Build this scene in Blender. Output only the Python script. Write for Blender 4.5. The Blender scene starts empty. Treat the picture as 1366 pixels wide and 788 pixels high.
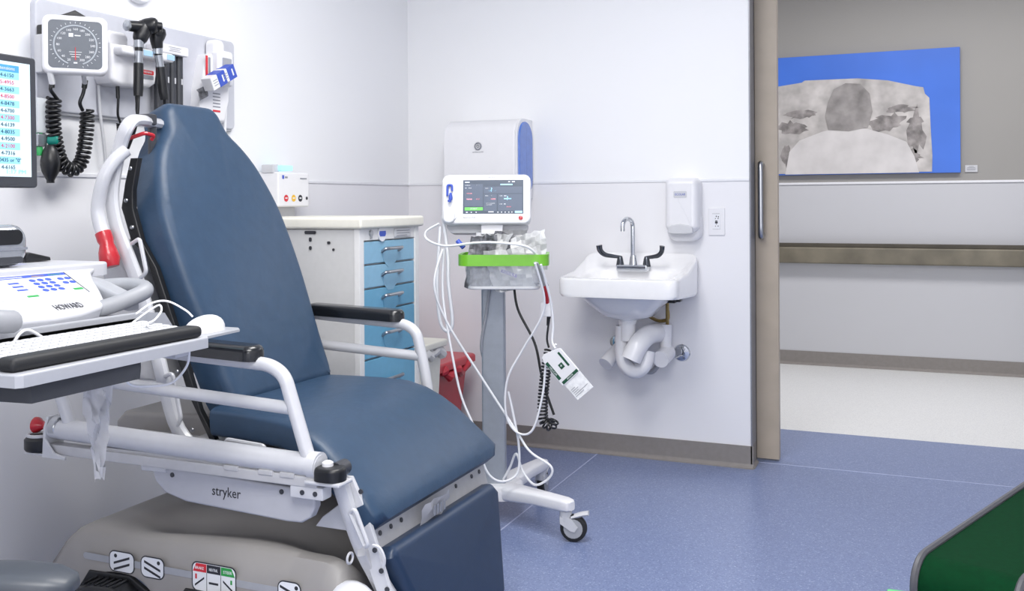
import bpy, bmesh, math, random
from mathutils import Vector, Matrix
random.seed(7)
SC = bpy.context.scene
COL = SC.collection
PI = math.pi
V = Vector

# ------------------------------------------------------------------ materials
def lin(c):
    return c / 12.92 if c <= 0.04045 else ((c + 0.055) / 1.055) ** 2.4
def rgb(h):
    return tuple(lin(int(h[i:i + 2], 16) / 255) for i in (0, 2, 4)) + (1.0,)
def mat(name, hexc, rough=0.5, metal=0.0, var=0.06, scale=40.0, bump=0.0, bscale=200.0,
        trans=0.0, emit=0.0, coat=0.0, alpha=1.0, spec=0.5):
    m = bpy.data.materials.new(name); m.use_nodes = True
    nt = m.node_tree; b = nt.nodes['Principled BSDF']
    c = rgb(hexc)
    tc = nt.nodes.new('ShaderNodeTexCoord')
    if var > 0:
        n = nt.nodes.new('ShaderNodeTexNoise'); n.inputs['Scale'].default_value = scale
        n.inputs['Detail'].default_value = 3
        nt.links.new(tc.outputs['Object'], n.inputs['Vector'])
        r = nt.nodes.new('ShaderNodeValToRGB')
        r.color_ramp.elements[0].position = 0.3; r.color_ramp.elements[1].position = 0.7
        r.color_ramp.elements[0].color = tuple(x * (1 - var) for x in c[:3]) + (1,)
        r.color_ramp.elements[1].color = tuple(min(1, x * (1 + var)) for x in c[:3]) + (1,)
        nt.links.new(n.outputs['Fac'], r.inputs['Fac'])
        nt.links.new(r.outputs['Color'], b.inputs['Base Color'])
    else:
        b.inputs['Base Color'].default_value = c
    b.inputs['Roughness'].default_value = rough
    b.inputs['Metallic'].default_value = metal
    b.inputs['Specular IOR Level'].default_value = spec
    b.inputs['Transmission Weight'].default_value = trans
    b.inputs['Coat Weight'].default_value = coat
    b.inputs['Alpha'].default_value = alpha
    if emit > 0:
        b.inputs['Emission Color'].default_value = c
        b.inputs['Emission Strength'].default_value = emit
    if bump > 0:
        n2 = nt.nodes.new('ShaderNodeTexNoise'); n2.inputs['Scale'].default_value = bscale
        n2.inputs['Detail'].default_value = 4
        nt.links.new(tc.outputs['Object'], n2.inputs['Vector'])
        bp = nt.nodes.new('ShaderNodeBump'); bp.inputs['Strength'].default_value = bump
        bp.inputs['Distance'].default_value = 0.01
        nt.links.new(n2.outputs['Fac'], bp.inputs['Height'])
        nt.links.new(bp.outputs['Normal'], b.inputs['Normal'])
    return m

def wall_mat(name, hi, lo, split, rough=0.45):
    m = bpy.data.materials.new(name); m.use_nodes = True
    nt = m.node_tree; b = nt.nodes['Principled BSDF']
    g = nt.nodes.new('ShaderNodeNewGeometry'); s = nt.nodes.new('ShaderNodeSeparateXYZ')
    nt.links.new(g.outputs['Position'], s.inputs[0])
    gt = nt.nodes.new('ShaderNodeMath'); gt.operation = 'GREATER_THAN'; gt.inputs[1].default_value = split
    nt.links.new(s.outputs['Z'], gt.inputs[0])
    mx = nt.nodes.new('ShaderNodeMix'); mx.data_type = 'RGBA'
    nt.links.new(gt.outputs[0], mx.inputs['Factor'])
    mx.inputs['A'].default_value = rgb(lo); mx.inputs['B'].default_value = rgb(hi)
    nt.links.new(mx.outputs['Result'], b.inputs['Base Color'])
    b.inputs['Roughness'].default_value = rough
    n2 = nt.nodes.new('ShaderNodeTexNoise'); n2.inputs['Scale'].default_value = 300
    nt.links.new(g.outputs['Position'], n2.inputs['Vector'])
    bp = nt.nodes.new('ShaderNodeBump'); bp.inputs['Strength'].default_value = 0.04
    nt.links.new(n2.outputs['Fac'], bp.inputs['Height']); nt.links.new(bp.outputs['Normal'], b.inputs['Normal'])
    return m

def floor_mat(name, hexes, rough, scale=260):
    m = bpy.data.materials.new(name); m.use_nodes = True
    nt = m.node_tree; b = nt.nodes['Principled BSDF']
    g = nt.nodes.new('ShaderNodeNewGeometry')
    v = nt.nodes.new('ShaderNodeTexVoronoi'); v.inputs['Scale'].default_value = scale
    nt.links.new(g.outputs['Position'], v.inputs['Vector'])
    sp = nt.nodes.new('ShaderNodeSeparateColor'); nt.links.new(v.outputs['Color'], sp.inputs[0])
    r = nt.nodes.new('ShaderNodeValToRGB'); r.color_ramp.interpolation = 'CONSTANT'
    els = r.color_ramp.elements
    pos = [0, .16, .5, .84, .95]
    while len(els) < len(hexes): els.new(0.5)
    for i, h in enumerate(hexes):
        els[i].position = pos[i]; els[i].color = rgb(h)
    nt.links.new(sp.outputs[0], r.inputs['Fac'])
    nt.links.new(r.outputs['Color'], b.inputs['Base Color'])
    b.inputs['Roughness'].default_value = rough
    return m

M = {}
M['wall'] = wall_mat('wall_paint', 'F1F2F5', 'E9E9ED', 1.292)
M['hallwall'] = wall_mat('hall_wall_paint', '9B9996', 'C6C7CC', 1.318, 0.55)
M['ceil'] = mat('ceiling_paint', 'F4F4F4', 0.8, var=.02)
M['floor'] = floor_mat('blue_vinyl', ['66749A', '7280A6', '7784A9', '7F8CB0', '97A2C0'], 0.3)
M['seam'] = mat('weld_seam', 'B4BCD8', 0.4)
M['hallfloor'] = floor_mat('pale_vinyl', ['D2D3D4', 'DADBDC', 'DFE0E0', 'E4E5E5', 'CFCFD2'], 0.35)
M['base'] = mat('baseboard_vinyl', '87827F', 0.42, var=.05)
M['trim'] = mat('trim_white', 'E6E7EC', 0.35, var=.02)
M['alu'] = mat('corner_alu', '8E9098', 0.4, .5)
M['doorv'] = mat('door_veneer', 'B3A798', 0.45, var=.05, scale=12)
M['steel'] = mat('brushed_steel', 'B5B7BB', 0.28, 1.0, var=.03)
M['chrome'] = mat('chrome', 'D5D8DC', 0.08, 1.0, var=.0)
M['navy'] = mat('navy_fabric', '2D435C', 0.42, var=.06, scale=30, bump=.22, bscale=16, spec=.4)
M['navyv'] = mat('navy_vinyl', '23354F', 0.4, var=.05, bump=.05, bscale=400)
M['wmetal'] = mat('white_powdercoat', 'C6C7CC', 0.28, var=.02, coat=.3)
M['gmetal'] = mat('grey_frame', 'B9B9BC', 0.4, var=.04)
M['skirt'] = mat('skirt_plastic', 'B3B4BB', 0.45, var=.02)
M['hood'] = mat('base_hood_plastic', '94918F', 0.45, var=.04, scale=10)
M['black'] = mat('black_plastic', '17181B', 0.35, var=.05)
M['blackpad'] = mat('black_armpad', '15171B', 0.25, var=.05, coat=.3)
M['rubber'] = mat('black_rubber', '1C1D20', 0.6, var=.05)
M['red'] = mat('red_plastic', 'B5202B', 0.3, var=.05, coat=.3)
M['redbin'] = mat('red_bin_plastic', 'C0303C', 0.35, var=.04, coat=.2)
M['cream'] = mat('cream_plastic', 'E9E7DC', 0.4, var=.02)
M['cart'] = mat('cart_steel', 'CFCFCF', 0.4, var=.02)
M['cartw'] = mat('cart_front', 'E4E4E4', 0.35, var=.02)
M['blue1'] = mat('drawer_blue', '85B4D0', 0.35, var=.03)
M['blue2'] = mat('drawer_blue_deep', '66A3C4', 0.35, var=.03)
M['white'] = mat('white_plastic', 'E6E6EA', 0.3, var=.01, coat=.2)
M['porc'] = mat('porcelain', 'F3F3F5', 0.12, var=.01, coat=.6)
M['lgrey'] = mat('light_grey_plastic', 'C9CACF', 0.4, var=.02)
M['mgrey'] = mat('mid_grey_plastic', 'A2A4AA', 0.4, var=.03)
M['pole'] = mat('pole_aluminium', 'A3A9B2', 0.4, .35, var=.04)
M['dgrey'] = mat('dark_grey_plastic', '3A3C42', 0.4, var=.05)
M['chairgrey'] = mat('chair_arm_grey', '3F444C', 0.42, var=.05)
M['bluewin'] = mat('translucent_blue', '4F76C8', 0.15, var=.06, coat=.5)
M['board'] = mat('equipment_board', 'C6C8D1', 0.35, var=.02, coat=.1)
M['dialgrey'] = mat('dial_face', '5F656E', 0.3, var=.05, coat=.4)
M['dialring'] = mat('dial_ring', 'A5ABB3', 0.4, var=.0)
M['ink'] = mat('ink_white', 'E8EAEE', 0.5, var=0)
M['inkd'] = mat('ink_dark', '2B2C33', 0.5, var=0)
M['inkg'] = mat('ink_grey', '8A8D96', 0.5, var=0)
M['inkr'] = mat('ink_red', 'D0313B', 0.5, var=0)
M['inkgreen'] = mat('ink_green', '2F9A4A', 0.5, var=0)
M['inkdg'] = mat('ink_dark_green', '1D4F3A', 0.5, var=0)
M['inkblue'] = mat('ink_blue', '3C56B8', 0.5, var=0)
M['inkcy'] = mat('label_light_blue', 'A8CBE8', 0.4, var=0)
M['inky'] = mat('ink_yellow', 'E8B93C', 0.5, var=0)
M['inkpur'] = mat('ink_purple', '8173B8', 0.5, var=0)
M['green'] = mat('lime_green_bar', '6FB62B', 0.35, var=.03, coat=.2)
M['dkgreen'] = mat('dark_green_vinyl', '002E16', 0.8, var=.12, scale=90, bump=.03, spec=.08)
M['ltgreen'] = mat('light_green_tab', '5CB878', 0.5, var=.04)
M['pipe'] = mat('grey_piping', '47474C', 0.5, var=.04)
M['teal'] = mat('green_knob_plastic', '157F72', 0.35, var=.04)
M['gfit'] = mat('green_fitting', '2E9C55', 0.4, var=.03)
M['clear'] = mat('clear_plastic', 'E9EEF2', 0.15, var=.02, trans=.35)
M['bag'] = mat('translucent_bag', 'EFEFF2', 0.3, var=.06, scale=20, trans=.35)
M['pack'] = mat('clear_packet', 'EEEFF2', 0.16, var=.14, scale=40, coat=.5)
M['packg'] = mat('grey_packet_gap_shade', '85868D', 0.16, var=.7, scale=45, coat=.5)  # grey film; shade of gaps between packets put into the mottled colour
M['bin'] = mat('clear_basket', 'DDE1E8', 0.12, var=.02, alpha=.28)
M['cable'] = mat('white_cable', 'EDEEF2', 0.4, var=.01)
M['bcable'] = mat('black_cable', '17181B', 0.35, var=.02)
M['silver'] = mat('silver_plastic', 'AEB2B8', 0.2, .7, var=.04)
M['lav'] = mat('deck_lavender', 'B9BCD3', 0.4, var=.03)
M['canvasblue'] = mat('print_blue', '3F72D6', 0.4, var=.08, scale=2)
M['rock'] = mat('print_rock', 'B8B4B2', 0.5, var=.34, scale=7)
M['rockd'] = mat('print_rock_dark', '8D8887', 0.5, var=.5, scale=16)
M['rockl'] = mat('print_rock_light', 'CFCCCC', 0.5, var=.1, scale=7)
M['rockm'] = mat('print_rock_mid', '8F8B8A', 0.5, var=.4, scale=8)
M['rockk'] = mat('print_rock_shadow', '4A4748', 0.5, var=.3, scale=20)
M['wood'] = mat('handrail_wood', '746E60', 0.4, var=.25, scale=6)
M['wooddk'] = mat('handrail_groove', '4B463C', 0.5, var=.2, scale=6)
M['scrlight'] = mat('screen_light', 'C4DDE8', 0.3, var=0, emit=.28)
M['scrrow'] = mat('screen_row', '8CCBE4', 0.3, var=0, emit=.26)
M['scrhead'] = mat('screen_header', '4A8FC2', 0.3, var=0, emit=.35)
M['scrtext'] = mat('screen_text', '21465A', 0.4, var=0, emit=.05)
M['scrred'] = mat('screen_text_red', 'C93A60', 0.4, var=0, emit=.15)
M['scrdark'] = mat('screen_dark', '46505F', 0.2, var=.05, emit=.35)
M['scrdark2'] = mat('screen_dark_tile', '566071', 0.2, var=0, emit=.35)
M['scrgreen'] = mat('screen_green', '62C152', 0.3, var=0, emit=.7)
M['scrwhite'] = mat('screen_white', 'D8DCE6', 0.4, var=0, emit=.12)
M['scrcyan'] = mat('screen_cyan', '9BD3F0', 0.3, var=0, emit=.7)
M['scrpink'] = mat('screen_pink', 'E39AA8', 0.3, var=0, emit=.6)
M['scrblue'] = mat('screen_blue', '3A55BE', 0.4, var=0, emit=.05)
M['brass'] = mat('brass', '9A8450', 0.3, .8, var=.05)
M['kbase'] = mat('keyboard_gap', '84868E', .5, var=.02)
M['keyc'] = mat('keyboard_key', 'C6C7CB', .5, var=.02)
M['cons'] = mat('console_white', 'C3C4CA', .35, var=.01)
M['trayg'] = mat('tray_grey', 'A9ABB2', .4, var=.02)
M['armg'] = mat('console_handle_grey', '96989E', .45, var=.03)
M['wood_wheel'] = M['rubber']

# ------------------------------------------------------------------ mesh helpers
def B(): return bmesh.new()
def obj(name, bm, m, parent=None, smooth=35, label=None):
    me = bpy.data.meshes.new(name)
    bmesh.ops.recalc_face_normals(bm, faces=bm.faces[:])
    root = parent
    while root is not None and root.parent is not None: root = root.parent
    if root is not None:
        bmesh.ops.translate(bm, verts=bm.verts[:], vec=-root.location)
    off = V((0, 0, 0))
    if parent is None and bm.verts:
        lo = V([min(v.co[i] for v in bm.verts) for i in range(3)])
        hi = V([max(v.co[i] for v in bm.verts) for i in range(3)])
        off = V(((lo.x + hi.x) / 2, (lo.y + hi.y) / 2, lo.z))
        bmesh.ops.translate(bm, verts=bm.verts[:], vec=-off)
    bm.to_mesh(me); bm.free()
    o = bpy.data.objects.new(name, me); COL.objects.link(o)
    mats = m if isinstance(m, (list, tuple)) else [m]
    for x in mats: me.materials.append(M[x] if isinstance(x, str) else x)
    if smooth:
        me.shade_smooth(); me.set_sharp_from_angle(angle=math.radians(smooth))
        wn = o.modifiers.new('WeightedNormal', 'WEIGHTED_NORMAL'); wn.keep_sharp = True
    o.location = off
    if parent is not None: o.parent = parent
    if label: o['label'] = label
    return o
def tag(o, label, cat, group=None):
    o['label'] = label; o['category'] = cat
    if group: o['group'] = group
    return o
def thing(name, label, cat, loc, group=None):
    o = bpy.data.objects.new(name, None); COL.objects.link(o)
    o.location = loc; o.empty_display_size = .05
    return tag(o, label, cat, group)
def struct(name, bm, m, parent=None, smooth=35):
    o = obj(name, bm, m, parent, smooth)
    if parent is None: o['kind'] = 'structure'
    return o
def box(bm, lo, hi, r=0.0, seg=2, rot=None, mi=0):
    lo = V(lo); hi = V(hi); c = (lo + hi) / 2; s = hi - lo
    res = bmesh.ops.create_cube(bm, size=1.0)
    vs = res['verts']
    for v in vs: v.co = V((v.co.x * s.x, v.co.y * s.y, v.co.z * s.z))
    fs = set(f for v in vs for f in v.link_faces)
    if r > 0:
        es = list(set(e for v in vs for e in v.link_edges))
        rr = bmesh.ops.bevel(bm, geom=es, offset=min(r, min(s) * .49), segments=seg, affect='EDGES', profile=.5)
        fs = set(rr['faces']) | set(f for f in fs if f.is_valid)
        vs = set(v for f in fs for v in f.verts)
        stack = list(fs)
        while stack:
            f = stack.pop()
            for v in f.verts:
                for g in v.link_faces:
                    if g not in fs: fs.add(g); stack.append(g)
        vs = set(v for f in fs for v in f.verts)
    for v in vs:
        if rot is not None: v.co = rot @ v.co
        v.co += c
    if mi:
        for f in fs: f.material_index = mi
    return bm
def spline(pts, n=8, closed=False):
    P = [V(p) for p in pts]; out = []
    L = len(P)
    rng = range(L if closed else L - 1)
    for i in rng:
        if closed: p0, p1, p2, p3 = P[(i - 1) % L], P[i], P[(i + 1) % L], P[(i + 2) % L]
        else: p0, p1, p2, p3 = P[max(i - 1, 0)], P[i], P[i + 1], P[min(i + 2, L - 1)]
        for k in range(n):
            t = k / n
            out.append(.5 * ((2 * p1) + (-p0 + p2) * t + (2 * p0 - 5 * p1 + 4 * p2 - p3) * t * t + (-p0 + 3 * p1 - 3 * p2 + p3) * t ** 3))
    if not closed: out.append(P[-1])
    return out
def fillet(pts, r, n=6):
    P = [V(p) for p in pts]; out = [P[0]]
    for i in range(1, len(P) - 1):
        a = (P[i - 1] - P[i]); b = (P[i + 1] - P[i])
        d = min(r, a.length * .49, b.length * .49)
        s = P[i] + a.normalized() * d; e = P[i] + b.normalized() * d
        for k in range(n + 1):
            t = k / n
            out.append((1 - t) ** 2 * s + 2 * t * (1 - t) * P[i] + t * t * e)
    out.append(P[-1]); return out
def tube(bm, path, r, seg=10, cap=True, closed=False, radii=None, flat=None, mi=0):
    P = [V(p) for p in path]; n = len(P); rings = []
    up = V((0, 0, 1)); prev = None
    for i in range(n):
        if closed: t = P[(i + 1) % n] - P[i - 1]
        else: t = P[min(i + 1, n - 1)] - P[max(i - 1, 0)]
        if t.length < 1e-9: t = V((0, 0, 1))
        t.normalize()
        if prev is None:
            a = up if abs(t.dot(up)) < .95 else V((1, 0, 0))
            nrm = (a - t * a.dot(t)).normalized()
        else:
            nrm = (prev - t * prev.dot(t))
            if nrm.length < 1e-6: nrm = t.orthogonal()
            nrm.normalize()
        prev = nrm; bn = t.cross(nrm)
        rr = radii[i] if radii else r
        ring = []
        for k in range(seg):
            a = 2 * PI * k / seg
            fx = flat if flat else 1.0
            ring.append(bm.verts.new(P[i] + nrm * math.cos(a) * rr + bn * math.sin(a) * rr * fx))
        rings.append(ring)
    m = n if closed else n - 1
    for i in range(m):
        A, C = rings[i], rings[(i + 1) % n]
        for k in range(seg):
            f = bm.faces.new((A[k], A[(k + 1) % seg], C[(k + 1) % seg], C[k])); f.material_index = mi
    if cap and not closed:
        f = bm.faces.new(rings[0][::-1]); f.material_index = mi
        f = bm.faces.new(rings[-1]); f.material_index = mi
    return bm
def coil(path, R, turns, r, seg=6, per=10, bm=None):
    bm = bm or B()
    P = [V(p) for p in path]
    L = [0]
    for i in range(1, len(P)): L.append(L[-1] + (P[i] - P[i - 1]).length)
    def at(s):
        s = min(max(s, 0), L[-1])
        for i in range(1, len(P)):
            if s <= L[i]:
                t = (s - L[i - 1]) / max(1e-9, L[i] - L[i - 1]); return P[i - 1].lerp(P[i], t), (P[i] - P[i - 1]).normalized()
        return P[-1], (P[-1] - P[-2]).normalized()
    out = []; N = int(turns * per); nrm = None
    for k in range(N + 1):
        p, t = at(L[-1] * k / N)
        if nrm is None: nrm = t.orthogonal().normalized()
        nrm = (nrm - t * nrm.dot(t)).normalized(); bn = t.cross(nrm)
        a = 2 * PI * k / per
        out.append(p + (nrm * math.cos(a) + bn * math.sin(a)) * R)
    return tube(bm, out, r, seg)
def lathe(bm, prof, origin, axis=(0, 0, 1), seg=24, cap=True, mi=0):
    ax = V(axis).normalized(); u = ax.orthogonal().normalized(); w = ax.cross(u); o = V(origin)
    rings = []
    for rr, h in prof:
        rings.append([bm.verts.new(o + ax * h + (u * math.cos(2 * PI * k / seg) + w * math.sin(2 * PI * k / seg)) * max(rr, 1e-5)) for k in range(seg)])
    for i in range(len(rings) - 1):
        for k in range(seg):
            f = bm.faces.new((rings[i][k], rings[i][(k + 1) % seg], rings[i + 1][(k + 1) % seg], rings[i + 1][k])); f.material_index = mi
    if cap:
        f = bm.faces.new(rings[0][::-1]); f.material_index = mi
        f = bm.faces.new(rings[-1]); f.material_index = mi
    return bm
def rrect(w, h, r, n=6, cx=0, cy=0):
    pts = []
    for (sx, sy, a0) in ((1, 1, 0), (-1, 1, 90), (-1, -1, 180), (1, -1, 270)):
        for k in range(n + 1):
            a = math.radians(a0 + 90 * k / n)
            pts.append((cx + sx * (w / 2 - r) + r * math.cos(a), cy + sy * (h / 2 - r) + r * math.sin(a)))
    return pts
def frame(o, u, v):
    o = V(o); u = V(u).normalized(); v = V(v).normalized(); n = u.cross(v).normalized()
    return o, u, v, n
def prism(bm, pts, fr, d0, d1, r=0.0, nr=3, mi=0, crown=0.0):
    """polygon in plane (u,v) extruded along n from d0 to d1, front (d1) edge rounded by r"""
    o, u, v, n = fr
    P = [V((p[0], p[1])) for p in pts]
    area = sum(P[i].x * P[(i + 1) % len(P)].y - P[(i + 1) % len(P)].x * P[i].y for i in range(len(P)))
    if area < 0: P.reverse()
    N = len(P)
    def offs(d):
        out = []
        for i in range(N):
            a = (P[i] - P[i - 1]); b = (P[(i + 1) % N] - P[i])
            if a.length < 1e-9: a = b
            if b.length < 1e-9: b = a
            na = V((-a.y, a.x)).normalized(); nb = V((-b.y, b.x)).normalized()
            m = na + nb
            if m.length < 1e-6: m = na
            m.normalize()
            k = max(.4, m.dot(na))
            out.append(P[i] + m * d / k)
        return out
    lev = [(0, d0)]
    if r > 0:
        for k in range(nr + 1):
            a = PI / 2 * k / nr
            lev.append((r * (1 - math.cos(a)), d1 - r + r * math.sin(a)))
    else: lev.append((0, d1))
    rings = []
    for ins, d in lev:
        q = offs(ins) if ins else P
        rings.append([bm.verts.new(o + u * p.x + v * p.y + n * d) for p in q])
    if crown:
        c = sum(offs(r), V((0, 0))) / N; base = offs(r)
        for t in (.12, .25, .4, .55, .7, .85, .97):
            rings.append([bm.verts.new(o + u * (p.x + (c.x - p.x) * t) + v * (p.y + (c.y - p.y) * t) + n * (d1 + crown * (1 - (1 - t) ** 2))) for p in base])
    fs = []
    for i in range(len(rings) - 1):
        for k in range(N):
            fs.append(bm.faces.new((rings[i][k], rings[i][(k + 1) % N], rings[i + 1][(k + 1) % N], rings[i + 1][k])))
    fs.append(bm.faces.new(rings[0][::-1])); fs.append(bm.faces.new(rings[-1]))
    for f in fs: f.material_index = mi
    return bm
def poly(bm, pts, fr, d=0.0, mi=0):
    o, u, v, n = fr
    f = bm.faces.new([bm.verts.new(o + u * p[0] + v * p[1] + n * d) for p in pts]); f.material_index = mi
    return bm
def rect(bm, fr, x0, y0, x1, y1, d=0.0, th=.0006, mi=0):
    return prism(bm, [(x0, y0), (x1, y0), (x1, y1), (x0, y1)], fr, d, d + th, mi=mi)
def text(bm, s, fr, x, y, size, d=0.0, align='CENTER', width=None, mi=0):
    cu = bpy.data.curves.new('t', 'FONT'); cu.body = s; cu.size = size; cu.align_x = align; cu.align_y = 'CENTER'
    cu.resolution_u = 2; cu.extrude = 0.0002
    o = bpy.data.objects.new('t', cu); COL.objects.link(o)
    bpy.context.view_layer.update()
    dg = bpy.context.evaluated_depsgraph_get()
    me = bpy.data.meshes.new_from_object(o.evaluated_get(dg))
    xs = [v.co.x for v in me.vertices]
    sx = 1.0
    if width and xs: sx = width / max(1e-6, max(xs) - min(xs))
    fo, fu, fv, fn = fr
    n0 = len(bm.verts)
    vs = [bm.verts.new(fo + fu * (x + v.co.x * sx) + fv * (y + v.co.y) + fn * (d + .0003 + v.co.z)) for v in me.vertices]
    for p in me.polygons:
        try:
            f = bm.faces.new([vs[i] for i in p.vertices]); f.material_index = mi
        except ValueError: pass
    bpy.data.objects.remove(o); bpy.data.curves.remove(cu); bpy.data.meshes.remove(me)
    return bm
def crumple(o, u, v, w, h, amp, nx=8, ny=8, seed=0, curl=0.0, taper=0.0):
    rnd = random.Random(seed); bm = B(); o, u, v, n = frame(o, u, v); g = []
    ph = [(rnd.uniform(1.5, 5), rnd.uniform(1.5, 5), rnd.uniform(0, 6.3)) for _ in range(4)]
    for j in range(ny + 1):
        row = []
        for i in range(nx + 1):
            a = i / nx - .5; b = j / ny - .5
            k = 1 - taper * (b + .5)
            z = sum(math.sin(p * a * 4 + q * b * 4 + s) for p, q, s in ph) / 4 * amp + rnd.uniform(-1, 1) * amp * .35 + curl * (a * a) * 4
            row.append(bm.verts.new(o + u * (a * w * k + rnd.uniform(-.03, .03) * w) + v * (b * h + rnd.uniform(-.03, .03) * h) + n * z))
        g.append(row)
    for j in range(ny):
        for i in range(nx):
            bm.faces.new((g[j][i], g[j][i + 1], g[j + 1][i + 1], g[j + 1][i]))
    ret = bmesh.ops.solidify(bm, geom=bm.faces[:], thickness=.0012)
    return bm

XL, YB, SEAM = -2.435, 4.367, 1.292

# ------------------------------------------------------------------ room shell
bm = B(); box(bm, (-2.6, -1.6, -.1), (1.7, 5.18, 0)); struct('floor', bm, 'floor', smooth=0)
bm = B(); box(bm, (-4.5, 5.18, -.1), (5.5, 7.5, 0)); struct('floor_hall', bm, 'hallfloor', smooth=0)
bm = B(); box(bm, (-4.5, 4.6, -.1), (-2.6, 5.18, 0)); box(bm, (1.7, 4.6, -.1), (5.5, 5.18, 0)); struct('floor_corridor_edge', bm, 'floor', smooth=0)
bm = B(); box(bm, (-1.418, .5, 0), (-1.413, 4.36, .0012)); struct('trim_1', bm, 'seam', smooth=0)
bm = B(); box(bm, (-.69, 4.484, 0), (1.69, 4.489, .0012)); struct('trim_2', bm, 'seam', smooth=0)
bm = B(); box(bm, (XL - .15, -1.6, 0), (XL, YB, 2.7)); struct('wall_left', bm, 'wall', smooth=0)
bm = B(); box(bm, (XL - .15, YB, 0), (-.70, YB + .11, 3.0)); box(bm, (-.70, YB, 2.2), (.62, YB + .11, 3.0)); box(bm, (.62, YB, 0), (1.7, YB + .11, 3.0))
struct('wall_back', bm, 'wall', smooth=0)
bm = B(); box(bm, (1.6, -1.6, 0), (1.7, YB, 2.7)); struct('wall_right', bm, 'wall', smooth=0)
bm = B(); box(bm, (XL, -1.7, 0), (1.7, -1.6, 2.7)); struct('wall_rear', bm, 'wall', smooth=0)
bm = B(); box(bm, (XL - .15, -1.7, 2.7), (1.7, YB, 2.8)); struct('ceiling', bm, 'ceil', smooth=0)
bm = B(); box(bm, (-4.5, YB + .11, 2.9), (5.5, 7.5, 3.0)); struct('ceiling_hall', bm, 'ceil', smooth=0)
bm = B(); box(bm, (-4.5, 7.27, 0), (5.5, 7.4, 2.9)); struct('wall_hall', bm, 'hallwall', smooth=0)
bm = B(); box(bm, (-4.6, YB + .11, 0), (-4.5, 7.4, 2.9)); struct('wall_hall_left', bm, 'hallwall', smooth=0)
bm = B(); box(bm, (5.5, YB + .11, 0), (5.6, 7.4, 2.9)); struct('wall_hall_right', bm, 'hallwall', smooth=0)
# chair rails
bm = B(); box(bm, (XL, -1.5, SEAM - .006), (XL + .005, YB, SEAM + .006), .002); struct('trim_3', bm, 'trim')
bm = B(); box(bm, (XL, YB - .005, SEAM - .006), (-.70, YB, SEAM + .006), .002); struct('trim_4', bm, 'trim')
bm = B(); box(bm, (-4.4, 7.262, 1.310), (5.4, 7.27, 1.326), .002); struct('trim_5', bm, 'trim')
# corner channel at the end of the back wall
bm = B(); box(bm, (-.7, YB - .002, .1), (-.694, YB + .11, 2.2)); struct('trim_6', bm, 'alu', smooth=0)
def cove(bm, a, b, nrm):
    # baseboard with a small toe
    a = V(a); b = V(b); n = V(nrm); prof = [(0, 0), (.018, 0), (.017, .006), (.008, .014), (.006, .02), (.006, .1), (0, .1)]
    rings = [[bm.verts.new(p + n * d + V((0, 0, z))) for d, z in prof] for p in (a, b)]
    N = len(prof)
    for k in range(N): bm.faces.new((rings[0][k], rings[0][(k + 1) % N], rings[1][(k + 1) % N], rings[1][k]))
    bm.faces.new(rings[0]); bm.faces.new(rings[1][::-1]); return bm
bm = B(); cove(bm, (XL, YB, 0), (-.688, YB, 0), (0, -1, 0)); cove(bm, (-.7, YB - .006, 0), (-.7, YB + .11, 0), (1, 0, 0)); struct('baseboard_back', bm, 'base', smooth=0)
bm = B(); cove(bm, (XL, -1.5, 0), (XL, YB, 0), (1, 0, 0)); struct('baseboard_left', bm, 'base', smooth=0)
bm = B(); cove(bm, (-4.4, 7.27, 0), (5.4, 7.27, 0), (0, -1, 0)); struct('baseboard_hall', bm, 'base', smooth=0)
# sliding door on the corridor side
bm = B(); box(bm, (-1.75, 4.53, .008), (-.598, 4.575, 2.3), .002); d1 = struct('door_1', bm, 'doorv')
hp = fillet([(-.667, 4.53, 1.36), (-.667, 4.485, 1.372), (-.667, 4.478, 1.34), (-.667, 4.478, 1.06), (-.667, 4.485, 1.03), (-.667, 4.53, 1.042)], .02)
bm = B(); tube(bm, hp, .0125, 12)
obj('door_handle', bm, 'steel', d1, label='brushed steel pull handle')
bm = B(); box(bm, (-.704, 4.48, .0), (-.6985, 4.529, 2.25)); struct('trim_7', bm, 'black', smooth=0)

# ------------------------------------------------------------------ corridor
bm = B(); box(bm, (-2.6, 7.195, .742), (4.4, 7.235, .86), .012, 3); hr = obj('handrail', bm, 'wood')
tag(hr, 'long weathered brown wood handrail along the corridor wall', 'handrail')
bm = B(); box(bm, (-2.6, 7.205, .86), (4.4, 7.24, .888), .004); 
obj('top_cap', bm, 'wooddk', hr)
for x in (-2.2, -1.2, .9, 2.4, 3.9):
    bm = B(); box(bm, (x - .03, 7.23, .78), (x + .03, 7.27, .86)); obj('bracket', bm, 'wooddk', hr)

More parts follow.
